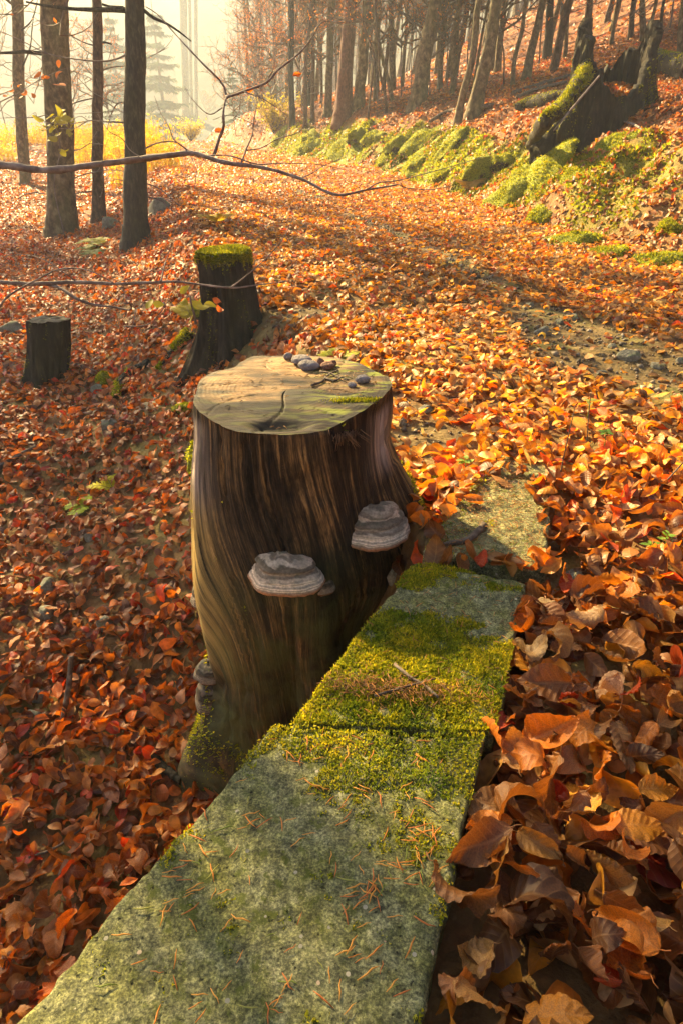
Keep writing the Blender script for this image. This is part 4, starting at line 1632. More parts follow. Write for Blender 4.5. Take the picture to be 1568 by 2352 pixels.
# ------------------------------------------------------------------ rotten stump on the bank
def big_stump():
    b = BIGSTUMP
    s = px_scale(b)
    t = thing('rotten_stump', 'big black hollow rotten stump with two jagged horns up on the bank', 'tree stump', b)
    KEEP_OUT.append((b[0], b[1] + .2, .32))
    rad = 92 * s
    nt_, nz = 160, 60
    th = np.linspace(-np.pi, np.pi, nt_, endpoint=False)
    # wall height by direction: horns left and right, low in front, lower at the back
    top = 186 * s * (.58 + .46 * bumpang(th, R(172), .58) + .50 * bumpang(th, R(5), .58) - .30 * bumpang(th, R(-88), .55) + .22 * bumpang(th, R(60), .3)
                     + .06 * fbm(np.cos(th) * 6, np.sin(th) * 6, 1, 3) + .02 * fbm(np.cos(th) * 26, np.sin(th) * 26, 2, 2))
    hz = np.linspace(0, 1, nz)
    TH, HH = np.meshgrid(th, hz)
    Tp = np.tile(top, (nz, 1))
    Z = -1.0 + (Tp + 1.0) * HH
    rr = rad * (1 + .75 * np.clip(1 - (Z + .1) / (120 * s), 0, 1.25) ** 2 * (.35 + .4 * bumpang(TH, R(-170), .5) + .5 * bumpang(TH, R(-30), .5)))
    cx, cy_ = np.cos(TH), np.sin(TH)
    rr = rr * (1 + .14 * fbm(cx * 3, cy_ * 3, Z * 1.2, 3) + .10 * fbm(cx * 11, cy_ * 11, Z * 3, 3))
    outer = np.stack([b[0] + rr * cx, b[1] + .35 + rr * cy_ * .8, b[2] + Z], -1)
    ri = (rr - (.05 + .05 * (1 - HH)) * 1.3) * .9
    inner = np.stack([b[0] + ri * cx, b[1] + .35 + ri * cy_ * .8, b[2] + Z], -1)[::-1]
    V = np.concatenate([outer.reshape(-1, 3), inner.reshape(-1, 3)])
    part('hollow_trunk', V, grid_faces(nt_, nz * 2, True), M['rotten'], t)
    # debris filling the hollow
    q = np.linspace(0, 1, 14)
    TH2, Q = np.meshgrid(th[::2], q)
    x, y = b[0] + rad * .86 * Q * np.cos(TH2), b[1] + .35 + rad * .7 * Q * np.sin(TH2)
    z = b[2] + 60 * s + .3 * (y - b[1] - .35) + .05 * fbm(x * 5, y * 5, 4, 3)
    part('debris', np.stack([x, y, z], -1).reshape(-1, 3), grid_faces(len(th[::2]), 14, True), M['earth_clod'], t)
    # leaves caught in it
    r = np.random.default_rng(5)
    bag = Bag()
    for k in range(240):
        V0, T0, U0 = leaf_template(4, 2, r)
        qq, a = math.sqrt(r.random()) * .8, r.uniform(0, 6.28)
        px, py = b[0] + rad * qq * math.cos(a), b[1] + .35 + rad * .75 * qq * math.sin(a)
        pz = b[2] + 60 * s + .3 * (py - b[1] - .35) + .06
        Rm = frames(np.array([[0, -.3, .95]]), np.array([r.uniform(0, 6.3)]), r.normal(0, .5, 1), r.normal(0, .5, 1))[0]
        bag.add(V0 @ Rm.T * .1 + [px, py, pz], T0, _pc[r.choice(len(_pc), p=_pw)], U0)
    Vv, Tt, Cc, Uu = bag.arrays()
    o = part('caught_leaves', Vv, Tt, M['leaf'], t, col=Cc, uv=Uu)
    o['kind'] = 'stuff'
    # moss on its right side and left foot
    n = 14000
    i, j = r.integers(0, nt_, n), r.integers(0, nz, n)
    P = outer[j, i]
    a = th[i]
    h = (P[:, 2] - b[2]) / (215 * s)
    m = 1.1 * bumpang(a, R(-35), .5) * (h < .7) + 1.0 * bumpang(a, R(-165), .5) * (h < .42) + fbm(np.cos(a) * 4, np.sin(a) * 4, h * 5, 3) * .7 - .4
    ok = (m > 0) & (h > -.1)
    add_moss(t, P[ok], np.c_[np.cos(a), np.sin(a), np.full(n, .5)][ok], r, h=.03, w=.007, dark=.2)
    # big root sweeping down to the path side
    pts = [at_y(1345, 165, b[1] + .2), at_y(1322, 205, b[1] - .1), at_y(1290, 245, b[1] - .35), at_y(1250, 280, b[1] - .7), hit(1215, 318) - [0, 0, .12]]
    C = smooth_path(pts, 40)
    rads = np.interp(np.linspace(0, 1, 40), [0, .4, .8, 1], [.12, .10, .085, .05])
    Vr, Tr, uvr = tube(C, rads, 14, jitter=.4, seed=9)
    rt = part('root', Vr, Tr, M['rotten'], t, uv=uvr)
    n = 9000
    i = r.integers(0, 40, n)
    a = r.normal(R(105), .6, n)
    d = np.gradient(C, axis=0)[i]
    d /= np.linalg.norm(d, axis=1)[:, None]
    sd = np.cross(d, [0, 0, 1.0])
    sd /= np.linalg.norm(sd, axis=1)[:, None]
    up = np.cross(sd, d)
    Nn = sd * np.cos(a)[:, None] + up * np.sin(a)[:, None]
    P = C[i] + Nn * rads[i][:, None] * .97 + d * r.uniform(-.04, .04, (n, 1))
    ok = fbm(P[:, 0] * 5, P[:, 1] * 5, P[:, 2] * 5, 3) > -.2
    V, T, c = moss_tufts(P[ok], Nn[ok], r, h=.03, w=.007)
    o = put('moss', mesh_np('moss', V - b, T, False, col=c), M['moss'], rt)
    o['kind'] = 'stuff'


big_stump()
surface_tube('fallen_log', 'dark mossy rotting log lying beside the big rotten stump on the slope', 'log', [(1488, 150), (1530, 168), (1590, 185)], [.16, .17, .16], M['rotten'], 2500, 12, None, .12)
surface_tube('fallen_log', 'short black rotten log just below the big stump root', 'log', [(1182, 258), (1215, 246), (1260, 238), (1300, 226)], [.07, .10, .11, .08], M['rotten'], 1500, 13, None, .06)
surface_tube('fallen_pole', 'long bare pole lying on the leaves behind the short rotten log', 'pole', [(1175, 220), (1240, 200), (1310, 180)], [.035, .04, .04], M['stick'], 0, 14, 'dead poles on the bank', .05)
surface_tube('fallen_pole', 'second bare pole lying parallel below the long one', 'pole', [(1185, 230), (1230, 212), (1300, 196)], [.03, .035, .035], M['stick'], 0, 15, 'dead poles on the bank', .05)
surface_tube('fallen_pole', 'thin pole lying at the foot of the leaning bank trees', 'pole', [(985, 285), (1030, 262), (1090, 255), (1130, 248)], [.03, .045, .05, .04], M['stick'], 0, 16, 'dead poles on the bank', .05)
surface_tube('dead_stick', 'pale thin stick leaning on the front of the rotten stump', 'stick', [at_y(1375, 175, BIGSTUMP[1] - .5), at_y(1320, 240, BIGSTUMP[1] - .7), at_y(1270, 300, BIGSTUMP[1] - .9)], [.012, .012, .008], M['twig'], 0, 17, 'pale sticks by the rotten stump', absolute=True)
surface_tube('dead_stick', 'pale crooked stick on leaves below the rotten stump', 'stick', [(1420, 285), (1445, 290), (1465, 300), (1480, 320)], [.012, .014, .012, .008], M['twig'], 0, 18, 'pale sticks by the rotten stump', .03)

# ------------------------------------------------------------------ trees
def trunk_line(u, v, utop, w, wtop, H=10.0, crook=0.0, seed=0, vt=0, p=None):
    p = hit(u, v) if p is None else np.asarray(p, float)
    pt = at_y(utop, vt, p[1])
    rb, rt = w / 2 * px_scale(p), wtop / 2 * px_scale(pt)
    h1 = pt[2] - p[2]
    d = (pt - p) / h1
    r = np.random.default_rng(seed)
    hs = np.concatenate([[-.25, 0, .08, .2], np.linspace(.4, h1, 12), np.linspace(h1 + .6, H, 6)])
    P, rad = [], []
    for h in hs:
        q = p + d * min(h, h1)
        if h > h1:
            ex = h - h1
            q = pt + np.array([d[0] * ex * .6, d[1] * ex * .6, ex])
        k = crook * sstep(.0, 1.0, h)
        q = q + np.array([k * float(fbm(h * .9 + seed, seed, 0, 2)), k * .5 * float(fbm(h * .9, seed, 9, 2)), 0])
        q[2] = p[2] + h
        P.append(q)
        f = min(max(h, 0) / h1, 1)
        rr = rb * .86 + (rt - rb * .86) * f
        if h > h1:
            rr = rt * (1 - .8 * (h - h1) / (H - h1))
        rr += rb * (.30 * math.exp(-max(h, 0) / .22) + (.12 if h < 0 else 0))
        rad.append(rr)
    return np.array(P), np.array(rad), p


def crown_variant(seed, leafy, H=6.0, nb=26, tint=((.46, .18, .02), (.42, .22, .03), (.34, .13, .02))):
    """limbs, twigs and the last leaves round a vertical axis"""
    r = np.random.default_rng(seed)
    bag = Bag()

    def limb(p, d, l, rad, depth):
        n = 5
        pts = [p]
        for i in range(n):
            d = d + r.normal(0, .17, 3) + np.array([0, 0, .05])
            d /= np.linalg.norm(d)
            pts.append(pts[-1] + d * l / n)
        V, T, uv = tube(pts, np.linspace(rad, rad * .3, n + 1), 4 if depth else 5, cap=False)
        bag.add(V, T, np.array((.13, .10, .075)))
        if depth < 2:
            for k in range(5 if depth == 0 else 4):
                i = r.integers(1, n + 1)
                nd = d * .6 + r.normal(0, .6, 3) + np.array([0, 0, .1])
                limb(pts[i], nd / np.linalg.norm(nd), l * r.uniform(.35, .6), rad * .45, depth + 1)
        if depth >= 1:
            for k in range(leafy):
                c = pts[r.integers(1, n + 1)] + r.normal(0, .05, 3)
                a = r.normal(0, 1, (2, 3))
                a /= np.linalg.norm(a, axis=1)[:, None]
                s = r.uniform(.018, .034)
                bag.add([c - a[0] * s, c + a[1] * s * .6, c + a[0] * s, c - a[1] * s * .6], [[0, 1, 2, 3]], np.array(tint[r.integers(len(tint))]) * r.uniform(.7, 1.3))
    for k in range(nb):
        z = r.uniform(0, H * .9)
        a = r.uniform(0, 6.28)
        e = r.uniform(.15, .8)
        limb(np.array([0, 0, z]), np.array([math.cos(a) * math.cos(e), math.sin(a) * math.cos(e), math.sin(e)]), r.uniform(.9, 2.1) * (1.15 - z / H * .6), .028 * (1.2 - z / H * .6), 0)
    me = bag.mesh('crown')
    me.materials.append(M['crown'])
    return me


CROWNS = [crown_variant(s, 2) for s in range(4)]


def tree(name, label, mat, u, v, utop, w, wtop, group=None, H=10.0, crook=.06, seed=0, crown=True, p=None, sides=14):
    P, rad, b = trunk_line(u, v, utop, w, wtop, H, crook, seed, p=p)
    t = thing(name, label, 'tree', b, group)
    C = smooth_path(P, 46)
    rr = np.interp(np.linspace(0, len(P) - 1, 46), np.arange(len(P)), rad)
    V, T, uv = tube(C, rr, sides, jitter=.10, seed=seed + 2)
    # buttress ridges at the foot
    hh = V[:, 2] - b[2]
    part('trunk', V, T, mat, t, uv=uv)
    if crown:
        k = 30
        c = put('crown', CROWNS[seed % 4], None, t, tuple(C[k] - b), (0, 0, seed * 1.3), float(np.clip((H - (C[k][2] - b[2])) / 6.0, .4, 1.3)))
    KEEP_OUT.append((b[0], b[1], rad[1] * .8))
    return t, C, b


TREES = [
    # label, bark, u, v, utop, w, wtop, crook
    ('outermost grey beech trunk at the left, its twin stem close beside it', 'bark_beech', 58, 425, 30, 22, 20, .05),
    ('slim twin stem pressed against the outermost grey beech trunk', 'bark_beech', 66, 415, 47, 14, 8, .04),
    ('stoutest grey-brown trunk standing on the left slope', 'bark_beech', 145, 535, 122, 70, 60, .03),
    ('slender reddish trunk between the stoutest trunk and the black spruce', 'bark_brown', 228, 505, 225, 32, 21, .06),
    ('straight black spruce trunk nearest the track on the left', 'bark_dark', 314, 560, 309, 62, 43, .03),
    ('hazy golden trunk, left one of the cluster behind the bright herbs', 'bark_beech', 428, 268, 421, 19, 17, .04),
    ('thin hazy trunk in the middle of the cluster behind the bright herbs', 'bark_beech', 441, 270, 437, 8, 7, .04),
    ('thin hazy trunk on the right of the cluster behind the bright herbs', 'bark_beech', 452, 272, 450, 9, 8, .03),
    ('hazy dark trunk where the track dips out of sight', 'bark_dark', 672, 285, 668, 15, 14, .03),
    ('crooked thin trunk at the tip of the mossy bank', 'bark_brown', 701, 290, 711, 10, 8, .10),
    ('wavy thin trunk second from the tip of the mossy bank', 'bark_brown', 717, 284, 723, 11, 9, .12),
    ('grey beech trunk just left of the red-barked spruce', 'bark_beech', 752, 268, 766, 20, 16, .05),
    ('stout red-barked spruce trunk on the bank, reddest of all', 'bark_red', 787, 272, 805, 44, 29, .02),
    ('mossy grey beech trunk just right of the red-barked spruce', 'bark_beech', 823, 248, 839, 28, 21, .05),
    ('wriggly thin sapling stem in front of the mossy grey beech', 'bark_brown', 845, 276, 852, 5, 3.5, .16),
    ('slender curved sapling forking high up, right of the red spruce', 'bark_brown', 886, 264, 878, 7, 6, .14),
    ('thin grey trunk leaning left against the others on the bank', 'bark_beech', 901, 234, 852, 10, 8, .04),
    ('thick beech leaning right with a bright sunlit edge, left one of three', 'bark_beech', 958, 238, 999, 40, 30, .03),
    ('middling trunk in the shade behind the thick leaning beech', 'bark_beech', 1008, 208, 1020, 14, 12, .05),
    ('slim trunk leaning right between the leaning beeches', 'bark_beech', 1037, 216, 1055, 11, 9, .05),
    ('crooked leaning beech at the lip of the bank, sunlit edge', 'bark_beech', 1049, 286, 1092, 19, 15, .10),
    ('thick leaning beech right behind the crooked one at the lip', 'bark_beech', 1087, 264, 1138, 38, 25, .04),
    ('shaded trunk behind the lip of the bank', 'bark_beech', 1141, 167, 1156, 17, 14, .04),
    ('thread-thin sapling beside the crooked slim beech', 'bark_brown', 1156, 197, 1145, 4, 3, .10),
    ('crooked slim beech between the leaning beech and the rotten stump', 'bark_beech', 1175, 200, 1196, 11, 9, .12),
    ('sturdy leaning beech closest to the left of the rotten stump', 'bark_beech', 1206, 182, 1243, 22, 15, .05),
    ('dark stout trunk above the leaf slope left of the rotten stump', 'bark_dark', 1255, 134, 1263, 22, 17, .04),
    ('slim trunk just left above the rotten stump', 'bark_beech', 1296, 134, 1304, 10, 8, .07),
    ('pale trunk rising directly behind the left horn of the stump', 'bark_beech', 1340, 112, 1354, 13, 12, .04),
    ('pale slim trunk rising behind the hollow of the stump', 'bark_beech', 1402, 105, 1413, 9, 8, .05),
    ('brown trunk rising behind the right horn of the stump', 'bark_brown', 1446, 90, 1454, 13, 12, .03),
    ('grey trunk just right of the brown one behind the horn', 'bark_beech', 1476, 92, 1474, 15, 13, .05),
    ('slim sunlit trunk leaning right beyond the right horn', 'bark_beech', 1488, 80, 1506, 8, 7, .05),
    ('dark slim trunk high on the slope right of the stump', 'bark_dark', 1515, 74, 1522, 8, 7, .06),
    ('golden-lit trunk cut by the right edge of the picture', 'bark_beech', 1562, 133, 1572, 18, 16, .06),
]
BIG_TREES = {}
for i, (lab, mt, u, v, ut, w, wt, cr) in enumerate(TREES):
    BIG_TREES[i] = tree('spruce_tree' if mt in ('bark_dark', 'bark_red') else 'beech_tree', lab, M[mt], u, v, ut, w, wt, 'trees standing along the track', 9.5 if w > 12 else 7.0, cr, i + 1, crown=w > 9)



def shade_beech(label, base, bend, clumps, seed):
    """an unseen beech added outside the view, its crown shaped to dapple the foreground"""
    r = np.random.default_rng(seed)
    b = np.array(base, float)
    z0 = float(height(*b))
    t = thing('beech_tree', label, 'tree', (b[0], b[1], z0), 'trees standing along the track')
    bx, by, bh = bend
    C = smooth_path([(0, 0, -.3), (bx * .15, by * .15, bh * .25), (bx * .5, by * .5, bh * .55), (bx * .9, by * .9, bh * .85), (bx, by, bh)], 30)
    V, T, uv = tube(C, np.linspace(.17, .03, 30), 12, jitter=.1, seed=2)
    put('trunk', mesh_np('trunk', V, T, uv=uv), M['bark_beech'], t)
    bag = Bag()
    for cc, half, nb, nl in clumps:  # leaf clumps added in the sun's way to cast shade on slab and slope
        cc = np.array(cc) - [b[0], b[1], z0]
        for k in range(nb):
            d = r.normal(0, 1, 3)
            d /= np.linalg.norm(d)
            e = cc + d * np.array(half) * r.uniform(.45, 1)
            s0 = C[np.clip(np.argmin(np.abs(C[:, 2] - cc[2])) + r.integers(-3, 3), 0, 29)]
            V, T, _ = tube([s0, (s0 + e) / 2 + r.normal(0, .1, 3), e], [.025, .015, .005], 4)
            bag.add(V, T, np.array((.13, .1, .075)))
            q = e + r.normal(0, .2, (nl, 3))
            a = r.normal(0, 1, (2, nl, 3))
            a /= np.linalg.norm(a, axis=2)[..., None]
            W = np.stack([q - a[0] * .05, q + a[1] * .03, q + a[0] * .05, q - a[1] * .03], 1).reshape(-1, 3)
            bag.add(W, np.arange(nl * 4).reshape(-1, 4), np.array((.4, .17, .03)))
    put('crown', bag.mesh('crown'), M['crown'], t)


shade_beech('unseen leafy beech added left of the view, its high crown shading the near slab', (-8.4, 8.7), (2.3, .4, 9.8),
            [((-6.0, 9.1, 7.85), (2.1, 1.5, 1.15), 84, 170), ((-6.4, 9.2, 4.3), (1.7, 1.6, 1.05), 42, 80)], 6)
shade_beech('unseen leafy beech added farther left of the view, shading the slope round the dark stump', (-10.2, 12.6), (1.6, .6, 7.4),
            [((-8.7, 13.2, 5.7), (2.3, 2.0, 1.4), 70, 95)], 9)

shade_beech('unseen leafy beech added farthest left of the view, shading the slope under the slope trunks', (-12.8, 18.0), (2.0, .6, 7.8),
            [((-10.7, 18.7, 6.3), (2.7, 2.3, 1.4), 80, 95)], 12)

# knots and dead branch stubs on the slope trunks
def stub(idx, pts, rad):
    t, C, b = BIG_TREES[idx]
    y0 = b[1]
    P = [at_y(u, v, y0 - .02 * k) for k, (u, v) in enumerate(pts)]
    V, T, uv = tube(smooth_path(P, 12), np.linspace(rad[0], rad[1], 12), 6, jitter=.2, seed=idx)
    part('branch', V, T, M['bark_dark'], t, uv=uv)


stub(4, [(290, 23), (255, 22), (215, 22), (160, 20), (100, 12), (60, 4)], (.03, .008))
stub(4, [(330, 22), (352, 40), (385, 55), (415, 75), (440, 95)], (.02, .006))
stub(3, [(236, 97), (246, 98), (257, 102)], (.018, .010))
stub(3, [(236, 10), (252, 14), (284, 15)], (.02, .008))
stub(2, [(98, 123), (60, 119), (30, 121), (0, 122), (-40, 125)], (.03, .012))
stub(0, [(50, 70), (70, 52), (80, 30), (86, 5)], (.016, .006))
stub(0, [(54, 150), (70, 110), (74, 70), (78, 40), (88, -5)], (.016, .006))


def thin_twigs():
    r = np.random.default_rng(44)
    for idx, n in ((0, 4), (1, 3), (2, 6), (3, 7), (4, 7), (5, 3), (8, 3), (11, 3), (13, 3), (17, 3)):
        t, C, b = BIG_TREES[idx]
        for k in range(n):
            i = r.integers(8, 30)
            p0 = C[i]
            sg = r.choice([-1, 1])
            d = np.array([sg * r.uniform(.5, 1), r.normal(0, .5), r.uniform(-.35, .5)])
            l = r.uniform(.5, 1.8)
            pts = [p0]
            for q in range(5):
                d = d + np.array([0, 0, r.normal(-.05, .22)]) + r.normal(0, .12, 3)
                pts.append(pts[-1] + d / np.linalg.norm(d) * l / 5)
            V, T, uv = tube(smooth_path(pts, 16), np.linspace(.011, .003, 16), 5)
            br = part('branch', V, T, M['twig'], t, uv=uv)
            for q in range(3):
                a = pts[r.integers(2, 6)]
                e = a + r.normal(0, .22, 3) + [sg * .15, 0, .1]
                V, T, uv = tube(smooth_path([a, (a + e) / 2 + r.normal(0, .03, 3), e], 8), np.linspace(.005, .002, 8), 4)
                put('twig', mesh_np('twig', V - b, T, uv=uv), M['twig'], br)


thin_twigs()


# dense stand of thin trunks behind
def filler():
    r = np.random.default_rng(90)
    variants = []
    for k in range(6):
        hs = np.linspace(-.3, 8, 20)
        P = np.stack([.12 * fbm(hs * .5 + k * 9, k, 0, 2), .08 * fbm(hs * .5, k * 7, 3, 2), hs], -1)
        P[:, :2] -= P[1, :2]
        V, T, uv = tube(P, .07 * (1 - .07 * np.clip(hs, 0, 9)) + .02 * np.exp(-np.clip(hs, 0, 9) / .2), 8, jitter=.12, seed=k)
        me = mesh_np('trunk', V, T, uv=uv)
        me.materials.append([M['bark_beech'], M['bark_beech'], M['bark_brown'], M['bark_dark'], M['bark_beech'], M['bark_brown']][k])
        variants.append(me)
    refs = [(672, 'the hazy dark trunk'), (752, 'the grey beech'), (787, 'the red spruce'), (823, 'the mossy beech'), (886, 'the curved sapling'), (958, 'the thick leaning beech'), (1049, 'the crooked leaning beech'), (1141, 'the shaded trunk'), (1206, 'the sturdy leaning beech'), (1296, 'the slim trunk'), (1345, 'the left horn'), (1470, 'the right horn')]
    n = 0
    tries = 0
    while n < 175 and tries < 6000:
        tries += 1
        y = r.uniform(17, 62)
        x = r.uniform(-10, .62 * y)
        if x < x_foot(y) + 1.2 + (y - 17) * .05:
            continue
        z = float(height(x, y))
        u, v, _ = project(np.array([x, y, z]))
        if not (560 < u < 1600):
            continue
        if v < -60:
            continue
        s = r.uniform(.5, 1.5) ** 1.2
        lean = r.normal(.05, .05) + .05 * (u - 600) / 900
        k_ = int(np.searchsorted([q[0] for q in refs], u))
        gap = 'left of ' + refs[0][1] if k_ == 0 else 'right of ' + refs[-1][1] if k_ == len(refs) else f'between {refs[k_ - 1][1]} and {refs[k_][1]}'
        lab = f"{'sturdy' if s > 1.1 else 'slender'} {'near' if y < 34 else 'far'} background trunk {gap}"
        t = thing('beech_tree', lab, 'tree', (x, y, z), 'stand: ' + lab)
        t.rotation_euler = (r.normal(0, .03), lean, r.uniform(0, 6.28))
        t.rotation_euler = Matrix.Rotation(lean, 3, 'Y').to_euler()
        put('trunk', variants[r.integers(6)], None, t, None, (0, 0, r.uniform(0, 6.28)), (s, s, 1))
        if r.random() < .6:
            put('crown', CROWNS[r.integers(4)], None, t, (0, 0, r.uniform(1.2, 3.2)), (0, 0, r.uniform(0, 6.28)), .6)
        n += 1


filler()

SAPLING_CROWN = [crown_variant(50 + s, 3, 3.2, 20, ((.5, .20, .02), (.48, .15, .02), (.5, .28, .04))) for s in range(3)]


def saplings():
    r = np.random.default_rng(17)
    k = 0
    spots = [(600, 285, 1.0), (625, 300, .8), (645, 262, 1.1), (690, 258, 1.0), (735, 250, 1.1), (770, 245, .9), (860, 240, 1.0), (915, 225, 1.0), (940, 220, .8), (980, 225, 1.0), (1020, 205, .9),
             (1065, 200, 1.0), (1110, 190, 1.1), (1230, 150, 1.2), (1280, 130, 1.2), (1330, 110, 1.3), (1530, 70, 1.2), (480, 300, 1.0), (540, 318, .8), (395, 300, 1.0), (20, 330, 1.1), (180, 330, 1.0), (260, 330, 1.0)]
    names = ['hazy russet sapling at the dip of the track, left of the yellow bush', 'twiggy sapling right beside the hazy yellow bush', 'russet sapling behind the hazy dark trunk at the dip', 'orange-leaved sapling between the crooked thin trunks',
             'twiggy sapling left of the red-barked spruce', 'twiggy sapling hidden behind the red-barked spruce', 'russet sapling between the mossy beech and the curved sapling', 'orange sapling under the thin trunk that leans left', 'small sapling left at the foot of the thick leaning beech',
             'sapling right at the foot of the thick leaning beech', 'small sapling behind the slim right-leaning trunk', 'russet sapling between the two leaning beeches at the lip', 'tall twiggy sapling behind the shaded trunk at the lip', 'twiggy sapling right of the sturdy leaning beech',
             'sapling under the dark stout trunk by the rotten stump', 'tall sapling behind the left horn of the rotten stump', 'twiggy sapling high on the slope right of the rotten stump', 'pale sapling among the bright herbs by the trunk cluster', 'small misty sapling in the middle of the dip', 'bright hazy sapling just right of the golden spruce',
             'hazy sapling behind the outermost beech at the left', 'hazy sapling between the stoutest trunk and the reddish one', 'hazy sapling between the reddish trunk and the black spruce']
    hs = np.linspace(-.2, 4, 14)
    V, T, uv = tube(np.stack([.08 * fbm(hs, 3, 0, 2), .06 * fbm(hs, 9, 0, 2), hs], -1), .018 * (1 - .2 * np.clip(hs, 0, 4)), 6)
    tm = mesh_np('trunk', V, T, uv=uv)
    tm.materials.append(M['twig'])
    for u, v, s in spots:
        p = hit(u, v)
        p = p + np.array([0, 0, 0])
        t = thing('beech_sapling', names[k], 'sapling', p, 'twiggy saplings in the wood')
        t.scale = (s, s, s)
        put('trunk', tm, None, t)
        put('crown', SAPLING_CROWN[k % 3], None, t, (0, 0, .7), (0, 0, r.uniform(0, 6.28)), .85)
        k += 1


saplings()


# ------------------------------------------------------------------ conifers
def spruce_mesh(seed, H, tint, n_whorl=22):
    r = np.random.default_rng(seed)
    bag = Bag()
    for k in range(n_whorl):
        f = k / n_whorl
        z = H * (.06 + .92 * f) + r.normal(0, .012 * H)
        L_ = H * .26 * (1 - f) ** .85 + .03 * H
        for j in range(9):
            a = r.uniform(0, 6.28)
            droop = -.25 - .3 * (1 - f) + r.normal(0, .1)
            d = np.array([math.cos(a), math.sin(a), droop * .6])
            sd = np.array([-math.sin(a), math.cos(a), 0])
            l = L_ * r.uniform(.35, 1.25)
            for q in range(12):
                g = (q + 1) / 12
                c = np.array([0, 0, z]) + d * l * g + np.array([0, 0, .1 * l * g * g])
                for sgn in (-1, 1):
                    w = l * .30 * (1.1 - g) + .03 * H * .3
                    e = c + sd * sgn * w + d * w * .5 + np.array([0, 0, r.normal(-.03, .04) * H * .3])
                    th_ = .018 * H * .35
                    bag.add([c + [0, 0, th_], c - [0, 0, th_], e], [[0, 1, 2]], np.array(tint) * r.uniform(.6, 1.35))
    return bag.mesh('crown', smooth=False)


def spruce(label, p, H, tint, seed, group=None):
    t = thing('spruce_tree', label, 'spruce', p, group)
    me = spruce_mesh(seed, H, tint)
    put('crown', me, M['plant'], t)
    V, T, uv = tube([(0, 0, -.3), (0, 0, H * .5), (0, 0, H)], [.018 * H, .01 * H, .002 * H], 8)
    put('trunk', mesh_np('trunk', V, T, uv=uv), M['bark_brown'], t)


p = hit(356, 318)
spruce('young golden-green spruce lit up beside the black trunk', p, 3.1, (.26, .19, .035), 1)
for k, (u, y, H, lab) in enumerate([(545, 48, 4.5, 'dark teal spruce in the dip of the track, left of two neighbours'), (583, 52, 5.2, 'tallest dark teal spruce in the dip where the track ends'), (612, 46, 3.8, 'smallest dark teal spruce at the right of the dip'), (632, 40, 3.2, 'rounded dark spruce behind the mossy tip of the bank'),
                                    (290, 60, 11, 'very pale misty spruce seen between the reddish and black trunks'), (385, 66, 13, 'pale misty spruce right of the black trunk')]):
    x = (u - 784) / 1500 * (y / 1.15)
    spruce(lab, (x, y, float(height(x, y)) - .1), H, (.035, .055, .03), 10 + k, 'misty spruces beyond the track')


